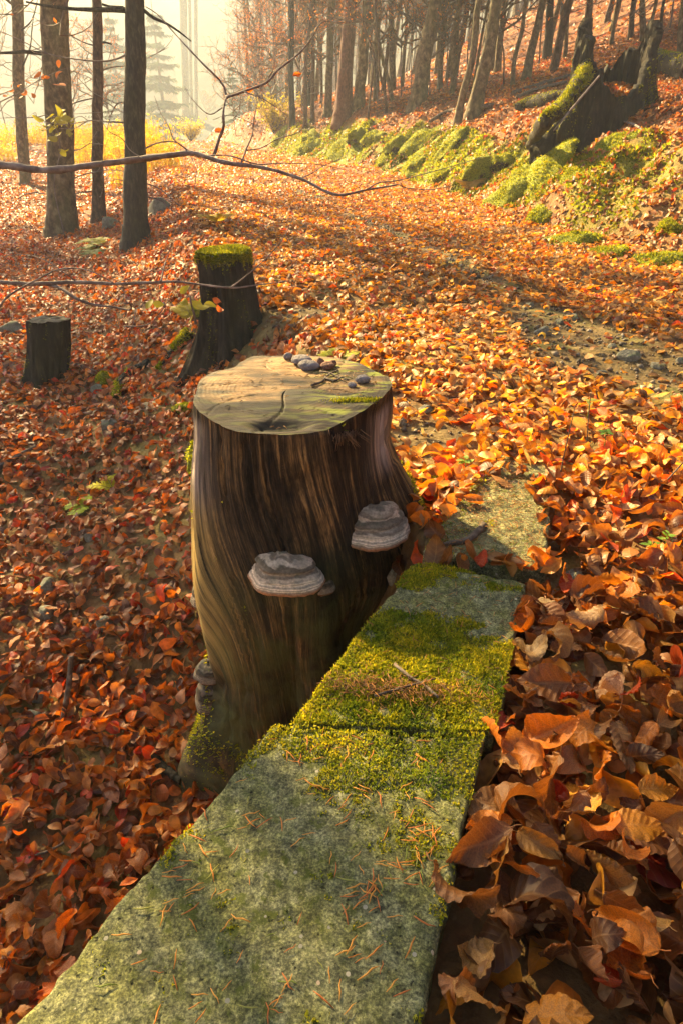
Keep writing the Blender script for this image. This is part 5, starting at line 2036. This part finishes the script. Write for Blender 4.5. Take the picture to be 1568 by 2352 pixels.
# ------------------------------------------------------------------ sapling with branches reaching across
def reaching_branches():
    root_xy = np.array([-2.55, 3.5])
    zb = float(height(*root_xy))
    t = thing('beech_sapling', 'bare beech whose two long thin branches reach in over slope and track', 'sapling', (root_xy[0], root_xy[1], zb))
    hs = np.linspace(-.2, 3.6, 16)
    P = np.stack([root_xy[0] + .04 * fbm(hs, 1, 0, 2), root_xy[1] + .04 * fbm(hs, 7, 0, 2), zb + hs], -1)
    V, T, uv = tube(P, np.linspace(.06, .03, 16), 12, jitter=.1, seed=3)
    part('trunk', V, T, M['twig'], t, uv=uv)

    def br(parent, name, pts, depths, r0, r1, n=40, seed=0):
        Q = [at(u, v, d) for (u, v), d in zip(pts, depths)]
        if name == 'branch':
            Q[0] = np.array([root_xy[0], root_xy[1], Q[1][2] - .12])
        C = smooth_path(Q, n)
        V, T, uv = tube(C, np.linspace(r0, r1, n) * (1 + .12 * np.sin(np.arange(n) * 2.1 + seed)), 8, jitter=.25, seed=seed)
        if name == 'branch':
            return part(name, V, T, M['twig'], parent, uv=uv)
        return put(name, mesh_np(name, V - np.array(t.location), T, uv=uv), M['twig'], parent)

    b1 = br(t, 'branch', [(-200, 420), (-60, 385), (0, 379), (90, 390), (150, 388), (230, 377), (330, 364), (420, 353), (455, 354), (520, 374), (610, 386), (690, 410), (770, 447), (840, 436), (915, 424)],
            [3.2, 3.2, 3.2, 3.2, 3.2, 3.2, 3.2, 3.15, 3.15, 3.1, 3.1, 3.05, 3, 3, 3], .0205, .0035, 90, 1)
    D = 3.15

    def tw(par, pts, r0=.005, r1=.0012, seed=0, d=D):
        br(par, 'twig', pts, [d + .05 * math.sin(i * 1.3 + seed) for i in range(len(pts))], r0, r1, 26, seed)
    tw(b1, [(493, 356), (502, 325), (514, 292), (513, 262), (517, 232), (520, 222), (510, 190), (470, 150), (440, 118), (400, 75), (365, 35), (335, 15)], .008, .002, 1)
    tw(b1, [(519, 224), (560, 210), (612, 190), (640, 160), (690, 120), (720, 80), (742, 50), (790, 52)], .007, .0016, 2)
    tw(b1, [(612, 190), (630, 150), (628, 95), (622, 40)], .003, .001, 3)
    tw(b1, [(560, 210), (600, 225), (640, 250), (665, 270)], .003, .001, 4)
    tw(b1, [(556, 372), (565, 345), (580, 310), (583, 280), (590, 245), (602, 195)], .005, .0013, 5)
    tw(b1, [(583, 285), (545, 268), (520, 265), (490, 275)], .002, .0008, 6)
    tw(b1, [(565, 345), (600, 340), (640, 318), (690, 300), (730, 240), (760, 200)], .003, .001, 7)
    tw(b1, [(440, 352), (425, 340), (400, 320), (388, 290), (370, 260), (355, 220)], .004, .0012, 8)
    tw(b1, [(470, 357), (530, 358), (590, 377), (650, 375), (735, 378), (800, 392)], .004, .001, 9)
    tw(b1, [(690, 410), (720, 396), (745, 380), (790, 362)], .003, .001, 10)
    tw(b1, [(840, 436), (870, 420), (910, 415), (990, 395), (1060, 375), (1110, 360)], .003, .001, 11, 3.0)
    tw(b1, [(915, 424), (935, 432), (990, 435), (1040, 425)], .003, .001, 12, 3.0)
    tw(b1, [(330, 366), (300, 345), (280, 318), (250, 300), (225, 262)], .003, .001, 13)
    tw(b1, [(515, 245), (480, 262), (440, 225), (425, 200)], .003, .001, 14)
    b2 = br(t, 'branch', [(-160, 660), (-60, 645), (0, 648), (60, 652), (105, 651), (180, 648), (260, 652), (330, 650), (400, 647), (450, 652), (530, 661), (590, 655), (665, 645)],
            [2.9] * 13, .0125, .002, 60, 5)
    tw(b2, [(100, 651), (140, 662), (175, 685), (215, 700), (260, 705), (298, 712), (300, 698), (285, 697)], .008, .003, 21, 2.9)
    tw(b2, [(0, 705), (20, 680), (55, 658), (90, 640), (130, 620), (180, 616), (230, 632), (280, 665), (312, 710)], .005, .0015, 22, 2.85)
    tw(b2, [(312, 710), (305, 750), (280, 800), (250, 840), (215, 850), (170, 825)], .002, .0008, 23, 2.85)
    tw(b2, [(370, 648), (378, 612), (385, 590), (398, 550)], .004, .001, 24, 2.9)
    tw(b2, [(530, 661), (570, 630), (620, 585), (655, 540), (672, 490), (640, 455)], .003, .0008, 25, 2.85)
    tw(b2, [(285, 750), (340, 745), (375, 710), (392, 670)], .003, .001, 26, 2.88)
    tw(b2, [(260, 652), (300, 640), (340, 632), (380, 618), (440, 620)], .002, .0008, 27, 2.9)
    tw(b2, [(180, 650), (150, 628), (110, 600), (60, 585), (0, 590)], .003, .001, 28, 2.9)
    # few leaves still hanging
    r = np.random.default_rng(2)
    for (u, v, d) in [(575, 205, 3.15), (683, 172, 3.12), (505, 300, 3.15), (505, 708, 2.9), (500, 690, 2.9), (360, 640, 2.9)]:
        V0, T0, U0 = leaf_template(10, 6, r)
        Rm = frames(np.array([[0.3, -.8, .4]]) / .94, np.array([r.uniform(0, 6.3)]), np.zeros(1), np.zeros(1))[0]
        lf = part('hanging_leaf', V0 @ Rm.T * .05 + at(u, v, d), T0, M['leaf'], t, col=np.tile((.5, .15, .02), (len(V0), 1)), uv=U0)


reaching_branches()


def leaf_spray(label, pts_uv, depth_y, n, tint, size, seed, stemcol='twig'):
    """a thin twig with leaves of its own, in front of the stoutest trunk"""
    r = np.random.default_rng(seed)
    P = [at_y(u, v, depth_y) for u, v in pts_uv]
    t = thing('leafy_shoot', label, 'shoot', P[0])
    C = smooth_path(P, 24)
    V, T, uv = tube(C, np.linspace(.009, .002, 24), 5)
    part('stem', V, T, M['twig'], t, uv=uv)
    for k in range(n):
        c = C[r.integers(8, 24)] + r.normal(0, .07, 3) * [1.3, .6, 1]
        V0, T0, U0 = leaf_template(6, 4, r, .5)
        Rm = frames(np.array([[r.normal(0, .4), -.5, .8]]), np.array([r.uniform(0, 6.3)]), r.normal(0, .3, 1), r.normal(0, .3, 1))[0]
        part('leaf', V0 @ Rm.T * size * r.uniform(.7, 1.2) + c, T0, M['plant'], t, col=np.tile(np.array(tint) * r.uniform(.8, 1.2), (len(V0), 1)))


_yt = BIG_TREES[2][2][1]
leaf_spray('shoot of yellow-green leaves glowing against the stoutest trunk', [(150, 545), (125, 430), (138, 350), (132, 300), (105, 275), (150, 268), (165, 300)], _yt - 1.2, 26, (.36, .33, .02), .16, 1)
leaf_spray('thin shoot with shrivelled orange leaves crossing the outer trunks', [(-40, 260), (0, 235), (40, 215), (80, 190), (130, 165), (160, 155)], _yt - 1.0, 16, (.5, .15, .02), .12, 2)
leaf_spray('small shoot of yellow leaves at the foot of the moss capped stump', [(450, 745), (446, 720), (440, 700), (436, 680), (425, 690)], ST2_B[1] - .35, 10, (.42, .36, .03), .075, 3)


# ------------------------------------------------------------------ ferns and small plants
def fern(label, u, v, n, length, tint, seed, spread=(0, 6.28), rise=.5, name='fern', cat='fern'):
    r = np.random.default_rng(seed)
    b = hit(u, v)
    t = thing(name, label, cat, b)
    for k in range(n):
        a = spread[0] + (spread[1] - spread[0]) * (k + r.uniform(.2, .8)) / n
        l = length * r.uniform(.75, 1.15)
        pts = [np.array([0, 0, -.01])]
        d = np.array([math.cos(a) * .5, math.sin(a) * .5, rise])
        d /= np.linalg.norm(d)
        for q in range(14):
            d = d + np.array([math.cos(a) * .06, math.sin(a) * .06, -.085])
            d /= np.linalg.norm(d)
            pts.append(pts[-1] + d * l / 14)
        pts = np.array(pts)
        bag = Bag()
        V, T, _ = tube(pts, np.linspace(.0025, .0008, 15), 4)
        bag.add(V, T, np.array((.2, .16, .04)))
        tang = np.gradient(pts, axis=0)
        for q in np.linspace(2.5, 13.8, 20):
            i = int(q)
            c = pts[i] + (pts[min(i + 1, 14)] - pts[i]) * (q - i)
            tg = tang[i] / np.linalg.norm(tang[i])
            sd = np.cross(tg, [0, 0, 1.0])
            sd /= np.linalg.norm(sd)
            nn = np.cross(sd, tg)
            f = (q - 2.5) / 11.5
            pl = l * .26 * (math.sin(math.pi * (.22 + .78 * f) ** .9) + .05)
            for sg in (-1, 1):
                dd = sd * sg + tg * .45 + nn * r.normal(-.1, .1)
                w = tg * pl * .13
                e = c + dd * pl
                m1 = c + dd * pl * .5
                bag.add([c - w, c + w, m1 + w * 1.1, m1 - w * 1.1, e], [[0, 1, 2], [0, 2, 3], [3, 2, 4]], np.array(tint) * r.uniform(.75, 1.25))
        put('frond', bag.mesh('frond', smooth=False), M['plant'], t)


fern('yellow-green fern right behind the stones of the tall stump', 770, 835, 5, .15, (.40, .40, .03), 1, (.2, 2.9), .9)
fern('single bowed fern frond beside the back of the tall stump', 895, 850, 2, .20, (.36, .28, .05), 2, (0, 2.0), .5)
fern('bright green fern on the leafy slope left of the tall stump, lower one', 212, 1160, 4, .20, (.32, .40, .02), 3, (2.2, 4.4), .45)
fern('yellow fern just above the bright green one on the slope', 262, 1125, 4, .19, (.55, .50, .02), 4, (.5, 3.4), .7)
fern('dull green fern flat on the leaves at the left', 110, 1255, 3, .26, (.09, .12, .03), 5, (-.3, 1.2), .25)
fern('pale whitish withered fern left of the notch of the tall stump', 352, 945, 2, .17, (.5, .42, .26), 6, (1.0, 2.4), .9)
fern('golden fern growing at the foot of the moss capped stump', 440, 740, 4, .30, (.40, .32, .03), 7, (.8, 2.6), 1.0)
fern('yellow fern in the shade under the black spruce', 245, 560, 4, .45, (.30, .30, .04), 8, (1, 5), .4)
fern('green fern clump at the foot of the slender reddish trunk', 225, 575, 5, .5, (.16, .2, .04), 9, (0, 6), .35)
fern('golden fern on the sunny edge above the moss capped stump', 500, 515, 5, .35, (.5, .36, .04), 10, (0, 6), .9)
fern('orange withered fern on the near bank above the track', 1075, 440, 3, .5, (.42, .24, .03), 11, (.5, 2.6), 1.1)


def sprout(label, u, v, h, seed, tint=(.10, .22, .03), nl=5, size=.035):
    r = np.random.default_rng(seed)
    b = hit(u, v)
    b[2] += .03
    t = thing('seedling', label, 'seedling', b, 'green seedlings among the leaves')
    V, T, uv = tube([(0, 0, -.05), (.004, 0, h * .5), (0, .003, h)], [.0022, .0018, .001], 5)
    put('stem', mesh_np('stem', V, T, col=np.tile(tint, (len(V), 1))), M['plant'], t)
    for k in range(nl):
        V0, T0, U0 = leaf_template(6, 4, r, .4)
        a = k / nl * 6.28 + r.uniform(-.4, .4)
        c, s = math.cos(a), math.sin(a)
        V1 = (V0 + [.5, 0, 0]) * size * r.uniform(.8, 1.2)
        V1 = np.stack([V1[:, 0] * c - V1[:, 1] * s, V1[:, 0] * s + V1[:, 1] * c, V1[:, 2] + h * (.75 + .25 * r.random())], -1)
        put('leaf', mesh_np('leaf', V1, T0, col=np.tile(np.array(tint) * r.uniform(.8, 1.25), (len(V1), 1))), M['plant'], t)


sprout('dark green seedling in the leaves right of the far slab', 1376, 1062, .10, 1)
sprout('small green seedling near the right edge above the leaf drift', 1512, 1292, .07, 2, (.14, .25, .03), 4, .03)
sprout('second green seedling just below the one near the right edge', 1480, 1300, .05, 3, (.14, .25, .03), 4, .028)
sprout('tiny pale green seedling between stump flare and far slab', 1062, 1105, .06, 4, (.2, .3, .05), 5, .03)
sprout('tall green seedling left above the dark green one', 1340, 985, .10, 5, (.22, .24, .05), 4, .04)
surface_tube('dry_stalk', 'thin upright dry stem standing in the leaves right of the far slab', 'stem', [hit(1276, 1135), hit(1276, 1135) + [.01, .02, .16], hit(1276, 1135) + [.02, .03, .32]], [.0028, .0022, .001], M['stick'], 0, 30, 'dry stems', absolute=True, jit=.1)
surface_tube('dry_stalk', 'shorter dry stem next to the seedling beyond the far slab', 'stem', [hit(1345, 1050), hit(1345, 1050) + [-.01, .02, .12], hit(1345, 1050) + [-.02, .03, .26]], [.0025, .002, .001], M['stick'], 0, 31, 'dry stems', absolute=True, jit=.1)
surface_tube('dry_stalk', 'slanting dry twig at the right edge above the drift', 'stem', [hit(1480, 1160), hit(1480, 1160) + [.08, .05, .07], hit(1480, 1160) + [.2, .12, .18]], [.003, .003, .0015], M['stick'], 0, 32, 'dry stems', absolute=True, jit=.1)
_b = hit(125, 1685)
surface_tube('dead_stick', 'dark crooked stick stuck upright in the left slope', 'stick', [_b - [0, 0, .08], _b + [.035, .06, .07], _b + [.06, .10, .17], _b + [.075, .15, .28]], [.011, .0115, .011, .010], M['stick'], 0, 33, None, absolute=True, jit=.3)
surface_tube('dead_stick', 'thick broken bark stick by the foot of the tall stump', 'stick', [(345, 1740), (375, 1775), (420, 1810)], [.016, .018, .014], M['rotten'], 0, 34, None, .04)
surface_tube('dead_stick', 'long thin grey stick lying low on the near left slope', 'stick', [(75, 1990), (140, 1965), (200, 1920)], [.004, .005, .003], M['stick'], 0, 35, None, .05)
surface_tube('dead_stick', 'pale bark stick lying at the left edge of the slope', 'stick', [(0, 1085), (40, 1060), (85, 1035)], [.018, .016, .01], M['stick'], 0, 36, None, .03)


# twigs on the slabs
def slab_twig(label, pts, r0, r1, seed, z=.014):
    P = [on_z(u, v, z) for u, v in pts]
    V, T, uv = tube(smooth_path(P, 16), np.linspace(r0, r1, 16), 6, jitter=.3, seed=seed)
    o = put('twig', mesh_np('twig', V - P[0], T, uv=uv), M['stick'], None, P[0])
    tag(o, label, 'twig', 'twigs on the slabs')


slab_twig('thin straight twig lying across the mossy slab', [(860, 1598), (920, 1580), (1000, 1558)], .0035, .0015, 1)
slab_twig('short crooked twig pointing to the corner of the mossy slab', [(905, 1525), (945, 1558), (975, 1575), (1005, 1602)], .004, .003, 2)
slab_twig('broad grey bark splinter on the half buried slab', [(990, 1258), (1030, 1248), (1075, 1238), (1110, 1205)], .004, .012, 3, .012)


# ------------------------------------------------------------------ rocks
def rock(label, u, v, w, h, seed, mat='rock', group=None, amp=.22, z=None, sink=.25):
    p = hit(u, v) if z is None else on_z(u, v, z)
    s = px_scale(p)
    V, Fq = blob(22, 14, (w * s / 2, w * s * .38, h * s * .75), amp, 1.2, seed)
    V = np.sign(V) * np.abs(V) ** .86 * (np.array([w * s / 2, w * s * .38, h * s * .75]) ** .14)
    rr_ = np.random.default_rng(int(seed * 10) + 5)
    half = np.array([w * s / 2, w * s * .38, h * s * .75])
    for _ in range(9):
        nn = rr_.normal(0, 1, 3)
        nn /= np.linalg.norm(nn)
        ex = np.linalg.norm(half * nn) * rr_.uniform(.62, .85)
        V = V - nn * np.maximum(0, V @ nn - ex)[:, None]
    o = put('rock', mesh_np('rock', V, Fq, smooth=False), M[mat], None, (p[0], p[1] + w * s * .2, p[2] + h * s * (.5 - sink)), (0, 0, random.uniform(-.5, .5)))
    return tag(o, label, 'rock', group)


RK = [('grey stone at the foot of the black spruce trunk', 368, 490, 60, 34), ('mossy flat stone in the shade left of the black spruce', 250, 525, 50, 26),
      ('rounded stone at the middle of the bare patch on the track', 1447, 830, 62, 26), ('flat stone at the right of the bare patch', 1512, 848, 44, 16), ('angular grey stone at the upper end of the bare patch', 1245, 770, 36, 20),
      ('flat dark stone behind the angular one on the track', 1315, 737, 44, 16), ('small dark stone left of the flat dark one on the track', 1285, 745, 26, 14), ('small stone in the leaves at the right edge of the track', 1560, 835, 24, 14),
      ('small half sunk stone in the bare patch', 1405, 800, 24, 10), ('tiny flat stone near the lower end of the bare patch', 1380, 862, 26, 10), ('small grey stone beside the wet rut', 1215, 705, 26, 10),
      ('flat slate stone on the left slope near the upright stick', 240, 1445, 46, 30), ('long pale slate wedged in the slope leaves', 108, 1368, 50, 40), ('grey-green slate tilted below the long pale one', 106, 1418, 44, 26),
      ('small grey stone beside the dull green fern', 205, 1245, 24, 26), ('flat grey stone in the slope leaves above the fern', 248, 985, 50, 22), ('dark slate low on the left slope', 80, 1660, 50, 26), ('another dark slate just above on the left slope', 82, 1610, 48, 22),
      ('bare grey root-like stone against the left edge of slope', 20, 765, 60, 24), ('stone between stump flare and half buried slab', 985, 1148, 46, 28), ('grey stone at the joint below the half buried slab', 905, 1330, 52, 50),
      ('rounded stone in leaves right of the mossy slab', 1328, 1345, 74, 30), ('small stone in the dark soil right of the stump', 925, 980, 24, 20), ('flat stone in the dark soil behind the fungus side', 975, 950, 40, 18), ('grey stone left of the long mossy root', 225, 905, 40, 24)]
for i, (lab, u, v, w, h) in enumerate(RK):
    rock(lab, u, v, w, h, i * 3.7 + 1, group='stones lying about')

# moss grown lump stones by the stump
def mossy_lump(label, p, sx, sy, sz, seed, group, n=1500, h=.02, dark=0.0, name='mossy_mound', cat='moss mound', rot=None):
    t = thing(name, label, cat, p, group)
    V, Fq = blob(40, 28, (sx, sy, sz), .30, 1.1, seed)
    Dn = V / np.linalg.norm(V, axis=1)[:, None]
    V = V * (1 + .09 * fbm(Dn[:, 0] * 4 + seed, Dn[:, 1] * 4, Dn[:, 2] * 4, 2))[:, None]
    if rot is not None:
        V = V @ rot.T
    part('earth', V + p, Fq, M['moss_body'], t)
    r = np.random.default_rng(int(seed * 7) + 3)
    i = r.integers(0, len(V), n)
    D = (V[i] if rot is None else V[i] @ rot) / np.array([sx, sy, sz])
    D /= np.linalg.norm(D, axis=1)[:, None]
    k = (D[:, 2] + .3 * fbm(D[:, 0] * 2 + seed, D[:, 1] * 2, D[:, 2] * 2, 2) > -.05)
    Nn = D / np.array([sx, sy, sz])
    Nn /= np.linalg.norm(Nn, axis=1)[:, None]
    if rot is not None:
        Nn = Nn @ rot.T
    P = V[i] + r.normal(0, .05, (n, 3)) * np.array([sx, sy, sz]) * (1 - np.abs(Nn))
    add_moss(t, (P + p)[k], Nn[k], r, h=h, w=h * .30, dark=dark)
    return t


p = hit(1000, 1125)
mossy_lump('small bright mossy stone behind the flare of the tall stump', p + [0, .02, .015], .035, .03, .028, 2.2, 'mossy stones', 900, .008, name='mossy_stone', cat='mossy stone')
_pm = left_edge(1060)
mossy_lump('mossy knob peeping out behind the left rim of the tall stump', _pm + [.0, .10, -.05], .04, .05, .075, 3.3, 'mossy stones', 1500, .012, name='mossy_stone', cat='mossy stone')
p = hit(470, 735)
mossy_lump('mossy lump stone at the foot of the moss capped stump', p + [0, .05, .06], .08, .07, .09, 4.3, 'mossy stones', 1500, .014, name='mossy_stone', cat='mossy stone')
p = hit(240, 890)
mossy_lump('twin mossy knob at the lower end of the arching root', p + [0, .05, .03], .07, .06, .06, 5.3, 'mossy stones', 1500, .014, name='mossy_stone', cat='mossy stone')
p = hit(425, 945)
mossy_lump('green moss cushion just left of the tall stump', p + [0, .03, .01], .08, .06, .035, 6.3, 'mossy stones', 1500, .012, name='mossy_stone', cat='mossy stone')

MOUNDS = [  # u, v, width, height in picture units, label
    (642, 325, 50, 22, 'dark green mound at the far tip of the bank'), (706, 322, 58, 46, 'sunlit yellow moss clod with an overhang at the far tip of the bank'), (690, 345, 44, 26, 'yellow moss spilling down below the overhanging clod'),
    (778, 342, 50, 24, 'dull green moss cushion right of the overhanging clod'), (817, 312, 26, 40, 'rounded bright moss knob, left one of a pair'), (852, 315, 46, 38, 'rounded bright moss knob, right one of a pair'),
    (832, 355, 50, 18, 'flat moss patch beneath the pair of knobs'), (905, 330, 40, 36, 'upright moss knob below the leaning beech'), (880, 365, 36, 18, 'moss streak running down to the track'),
    (965, 322, 60, 34, 'bright moss cushion under the crooked leaning beech'), (950, 370, 70, 46, 'broad glowing moss mound at the foot of the bank'), (1030, 335, 60, 24, 'dark mossy ledge beneath the thick leaning beech'),
    (1015, 395, 44, 34, 'small glowing moss hump at the foot of the bank'), (1100, 385, 50, 60, 'tall glowing moss ridge below the short rotten log'), (1150, 360, 44, 60, 'steep glowing moss ridge beside the root tip'),
    (1160, 440, 70, 40, 'lowest wide moss hump where the bank meets the track'), (1200, 400, 70, 36, 'dark green moss cushion under the root tip'), (1260, 375, 90, 30, 'dark moss sheet below the rotten stump'),
    (1240, 420, 70, 28, 'moss hump in the leaves below the dark sheet'), (1310, 400, 50, 20, 'small moss tuft right of the dark sheet'), (1425, 318, 80, 20, 'flat green moss cushion on the leaves below the stump'),
    (1230, 500, 60, 34, 'moss hump at the bank foot beside the track'), (1320, 545, 80, 40, 'yellow moss hump at the bank foot, next to last'), (1390, 570, 70, 34, 'moss hump with hanging grass at the bank foot'),
    (1500, 590, 90, 36, 'last bright moss hump at the right edge of the bank'), (1530, 520, 40, 26, 'small moss tuft high at the right edge')]
for i, (u, v, w, h, lab) in enumerate(MOUNDS):
    p = hit(u, v + h * .3)
    s = px_scale(p)
    nn = normal(np.array([p[0]]), np.array([p[1]]), .3)
    nn = nn * [[1.3, 1.3, 1.0]]
    nn /= np.linalg.norm(nn)
    mossy_lump(lab, p - nn[0] * h * s * .15, w * s * .9, w * s * .62, h * s * .62, i * 2.7 + .9, 'moss mounds along the bank', 3400, .042 * max(.5, min(1.0, w * s * 1.2)),
               rot=frames(nn, np.array([i * 1.7]), np.zeros(1), np.zeros(1))[0])


# thin moss and grass on the bank face
def bank_moss():
    r = np.random.default_rng(66)
    n = 130000
    y = 4.5 + 17 * r.random(n) ** 1.4
    x = x_foot(y) + r.uniform(-.05, 1.5, n)
    u, v, dep = project(np.stack([x, y, height(x, y)], -1))
    k = (bank_mask(x, y) > r.uniform(.2, .9, n)) & (u < 1750)
    x, y = x[k], y[k]
    P = np.stack([x, y, height(x, y) + .004], -1)
    V, T, c = moss_tufts(P, normal(x, y), r, h=.045, w=.013, lean=.7, dark=.2)
    c = c * np.repeat(np.clip(1 + .8 * fbm(x * 2.2, y * 2.2, 4, 3), .25, 1.5), 4)[:, None]
    o = put('bank_moss', mesh_np('bank_moss', V, T, False, col=c), M['moss'])
    o['kind'] = 'stuff'
    o['label'] = 'thin green and yellow moss spread over the face of the bank'
    o['category'] = 'moss'


bank_moss()


# golden herbs and grass glowing beside the track
def herbs():
    r = np.random.default_rng(23)
    cols = np.array([(.56, .38, .02), (.62, .46, .03), (.45, .34, .03), (.55, .28, .03)])
    n = 22000
    y = r.uniform(13, 27, n)
    x = x_left(y) + .4 - np.abs(r.normal(0, 3.2, n)) - r.uniform(0, 5, n) * (r.random(n) < .5)
    p = np.stack([x, y, height(x, y)], -1)
    u, v, _ = project(p)
    ok = (u > -40) & (u < 520) & ~((u < 260) & (y < 19)) & ((u > 300) | (r.random(n) < .6)) & (fbm(x * .5, y * .5, 3, 2) > -.25) & ~((u > 330) & (y < 15.5))
    p, u = p[ok][:6500], u[ok][:6500]
    n = len(p)
    h = r.uniform(.25, .95, n) * np.where(u > 300, 1.0, .75)
    c = cols[r.integers(0, 4, n)] * r.uniform(.8, 1.2, (n, 1))
    a = r.uniform(0, 6.28, n)
    w = np.stack([np.cos(a), np.sin(a), 0 * a], -1) * .007
    l = np.stack([r.normal(0, .15, n), r.normal(0, .15, n), np.ones(n)], -1) * h[:, None]
    VV, CC = [np.stack([p - w, p + w, p + l], 1)], [c]
    for k in range(5):
        q = p + l * r.uniform(.25, 1, (n, 1))
        d = r.normal(0, 1, (2, n, 3))
        d /= np.linalg.norm(d, axis=2)[..., None]
        s = r.uniform(.03, .075, (n, 1))
        VV.append(np.stack([q, q + d[0] * s, q + d[1] * s], 1))
        CC.append(c * r.uniform(.8, 1.2, (n, 1)))
    V = np.concatenate(VV).reshape(-1, 3)
    T = np.arange(len(V)).reshape(-1, 3)
    o = put('golden_herbs', mesh_np('golden_herbs', V, T, False, col=np.repeat(np.concatenate(CC), 3, 0)), M['plant'])
    o['kind'] = 'stuff'
    o['label'] = 'glowing yellow herbs and dry grass along the far left of the track'
    o['category'] = 'grass'


herbs()


def bush(label, u, v, h, tint, seed):
    b = hit(u, v)
    r = np.random.default_rng(seed)
    t = thing('bush', label, 'bush', b)
    bag, lf = Bag(), Bag()
    for k in range(26):
        d = np.array([r.normal(0, .5), r.normal(0, .5), 1])
        P = [np.zeros(3), d * h * .4, d * h * r.uniform(.7, 1) + [0, 0, 0]]
        V, T, _ = tube(P, [.012, .008, .003], 4)
        bag.add(V, T)
        for q in range(46):
            c = P[2] * r.uniform(.25, 1.05) + r.normal(0, .08, 3) * h
            a = r.normal(0, 1, (2, 3))
            a /= np.linalg.norm(a, axis=1)[:, None]
            s = .05 * h
            lf.add([c - a[0] * s, c + a[1] * s * .6, c + a[0] * s, c - a[1] * s * .6], [[0, 1, 2, 3]], np.array(tint) * r.uniform(.7, 1.3))
    put('stems', bag.mesh('stems'), M['twig'], t)['kind'] = 'stuff'
    put('foliage', lf.mesh('foliage', False), M['plant'], t)


bush('hazy yellow bush at the far tip of the mossy bank', 630, 308, 1.0, (.42, .33, .05), 1)
bush('brilliant yellow bush right of the black spruce trunk', 352, 315, 1.2, (.55, .45, .05), 2)
bush('low yellow bush beside the far end of the track', 440, 325, .8, (.5, .40, .06), 3)

def gravel():
    r = np.random.default_rng(88)
    n = 26000
    x, y = r.uniform(-2, 3.2, n), r.uniform(2, 13, n)
    k = bare_mask(x, y) > r.uniform(.3, 1, n)
    x, y = x[k][:2600], y[k][:2600]
    n = len(x)
    base = np.array([[1, 0, 0], [0, 1, 0], [-1, 0, 0], [0, -1, 0], [0, 0, .8], [0, 0, -.8]], float)
    T0 = np.array([[0, 1, 4], [1, 2, 4], [2, 3, 4], [3, 0, 4], [1, 0, 5], [2, 1, 5], [3, 2, 5], [0, 3, 5]])
    sz = .006 + .016 * r.random(n) ** 4 + .004 * r.random(n)
    Rm = frames(np.tile([[0, 0, 1.0]], (n, 1)), r.uniform(0, 6.3, n), r.normal(0, .5, n), r.normal(0, .5, n))
    W = np.einsum('nij,nvj->nvi', Rm, base[None] * r.uniform(.6, 1.3, (n, 6, 1))) * sz[:, None, None] + np.stack([x, y, height(x, y) + .003], -1)[:, None]
    col = np.array([(.16, .13, .09), (.10, .08, .05), (.24, .19, .12), (.16, .10, .05), (.22, .10, .03)])[r.integers(0, 5, n)] * r.uniform(.7, 1.3, (n, 1))
    o = put('gravel', mesh_np('gravel', W.reshape(-1, 3), (T0[None] + (np.arange(n) * 6)[:, None, None]).reshape(-1, 3), False, col=np.repeat(col, 6, 0)), M['needle'])
    o['kind'] = 'stuff'
    o['label'] = 'small gravel and leaf crumbs on the bare patches of the track'
    o['category'] = 'gravel'


gravel()
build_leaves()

# ------------------------------------------------------------------ haze
def haze():
    lo, hi = np.array([-131, -131, -16.0]), np.array([131, 131, 36.0])
    V = np.array([[x, y, z] for z in (lo[2], hi[2]) for y in (lo[1], hi[1]) for x in (lo[0], hi[0])])
    Fq = np.array([[0, 2, 3, 1], [4, 5, 7, 6], [0, 1, 5, 4], [2, 6, 7, 3], [0, 4, 6, 2], [1, 3, 7, 5]])
    m = bpy.data.materials.new('morning_haze')
    m.use_nodes = True
    nt = m.node_tree
    nt.nodes.clear()
    out = nt.nodes.new('ShaderNodeOutputMaterial')
    pv = nt.nodes.new('ShaderNodeVolumePrincipled')
    pv.inputs['Color'].default_value = (.78, .88, 1.0, 1)
    pv.inputs['Density'].default_value = HAZE_DENSITY
    pv.inputs['Anisotropy'].default_value = .4
    nt.links.new(pv.outputs[0], out.inputs['Volume'])
    o = put('haze', mesh_np('haze', V, Fq, False), m)
    o['kind'] = 'stuff'
    o['label'] = 'thin bright morning mist filling the wood'
    o['category'] = 'haze'


haze()
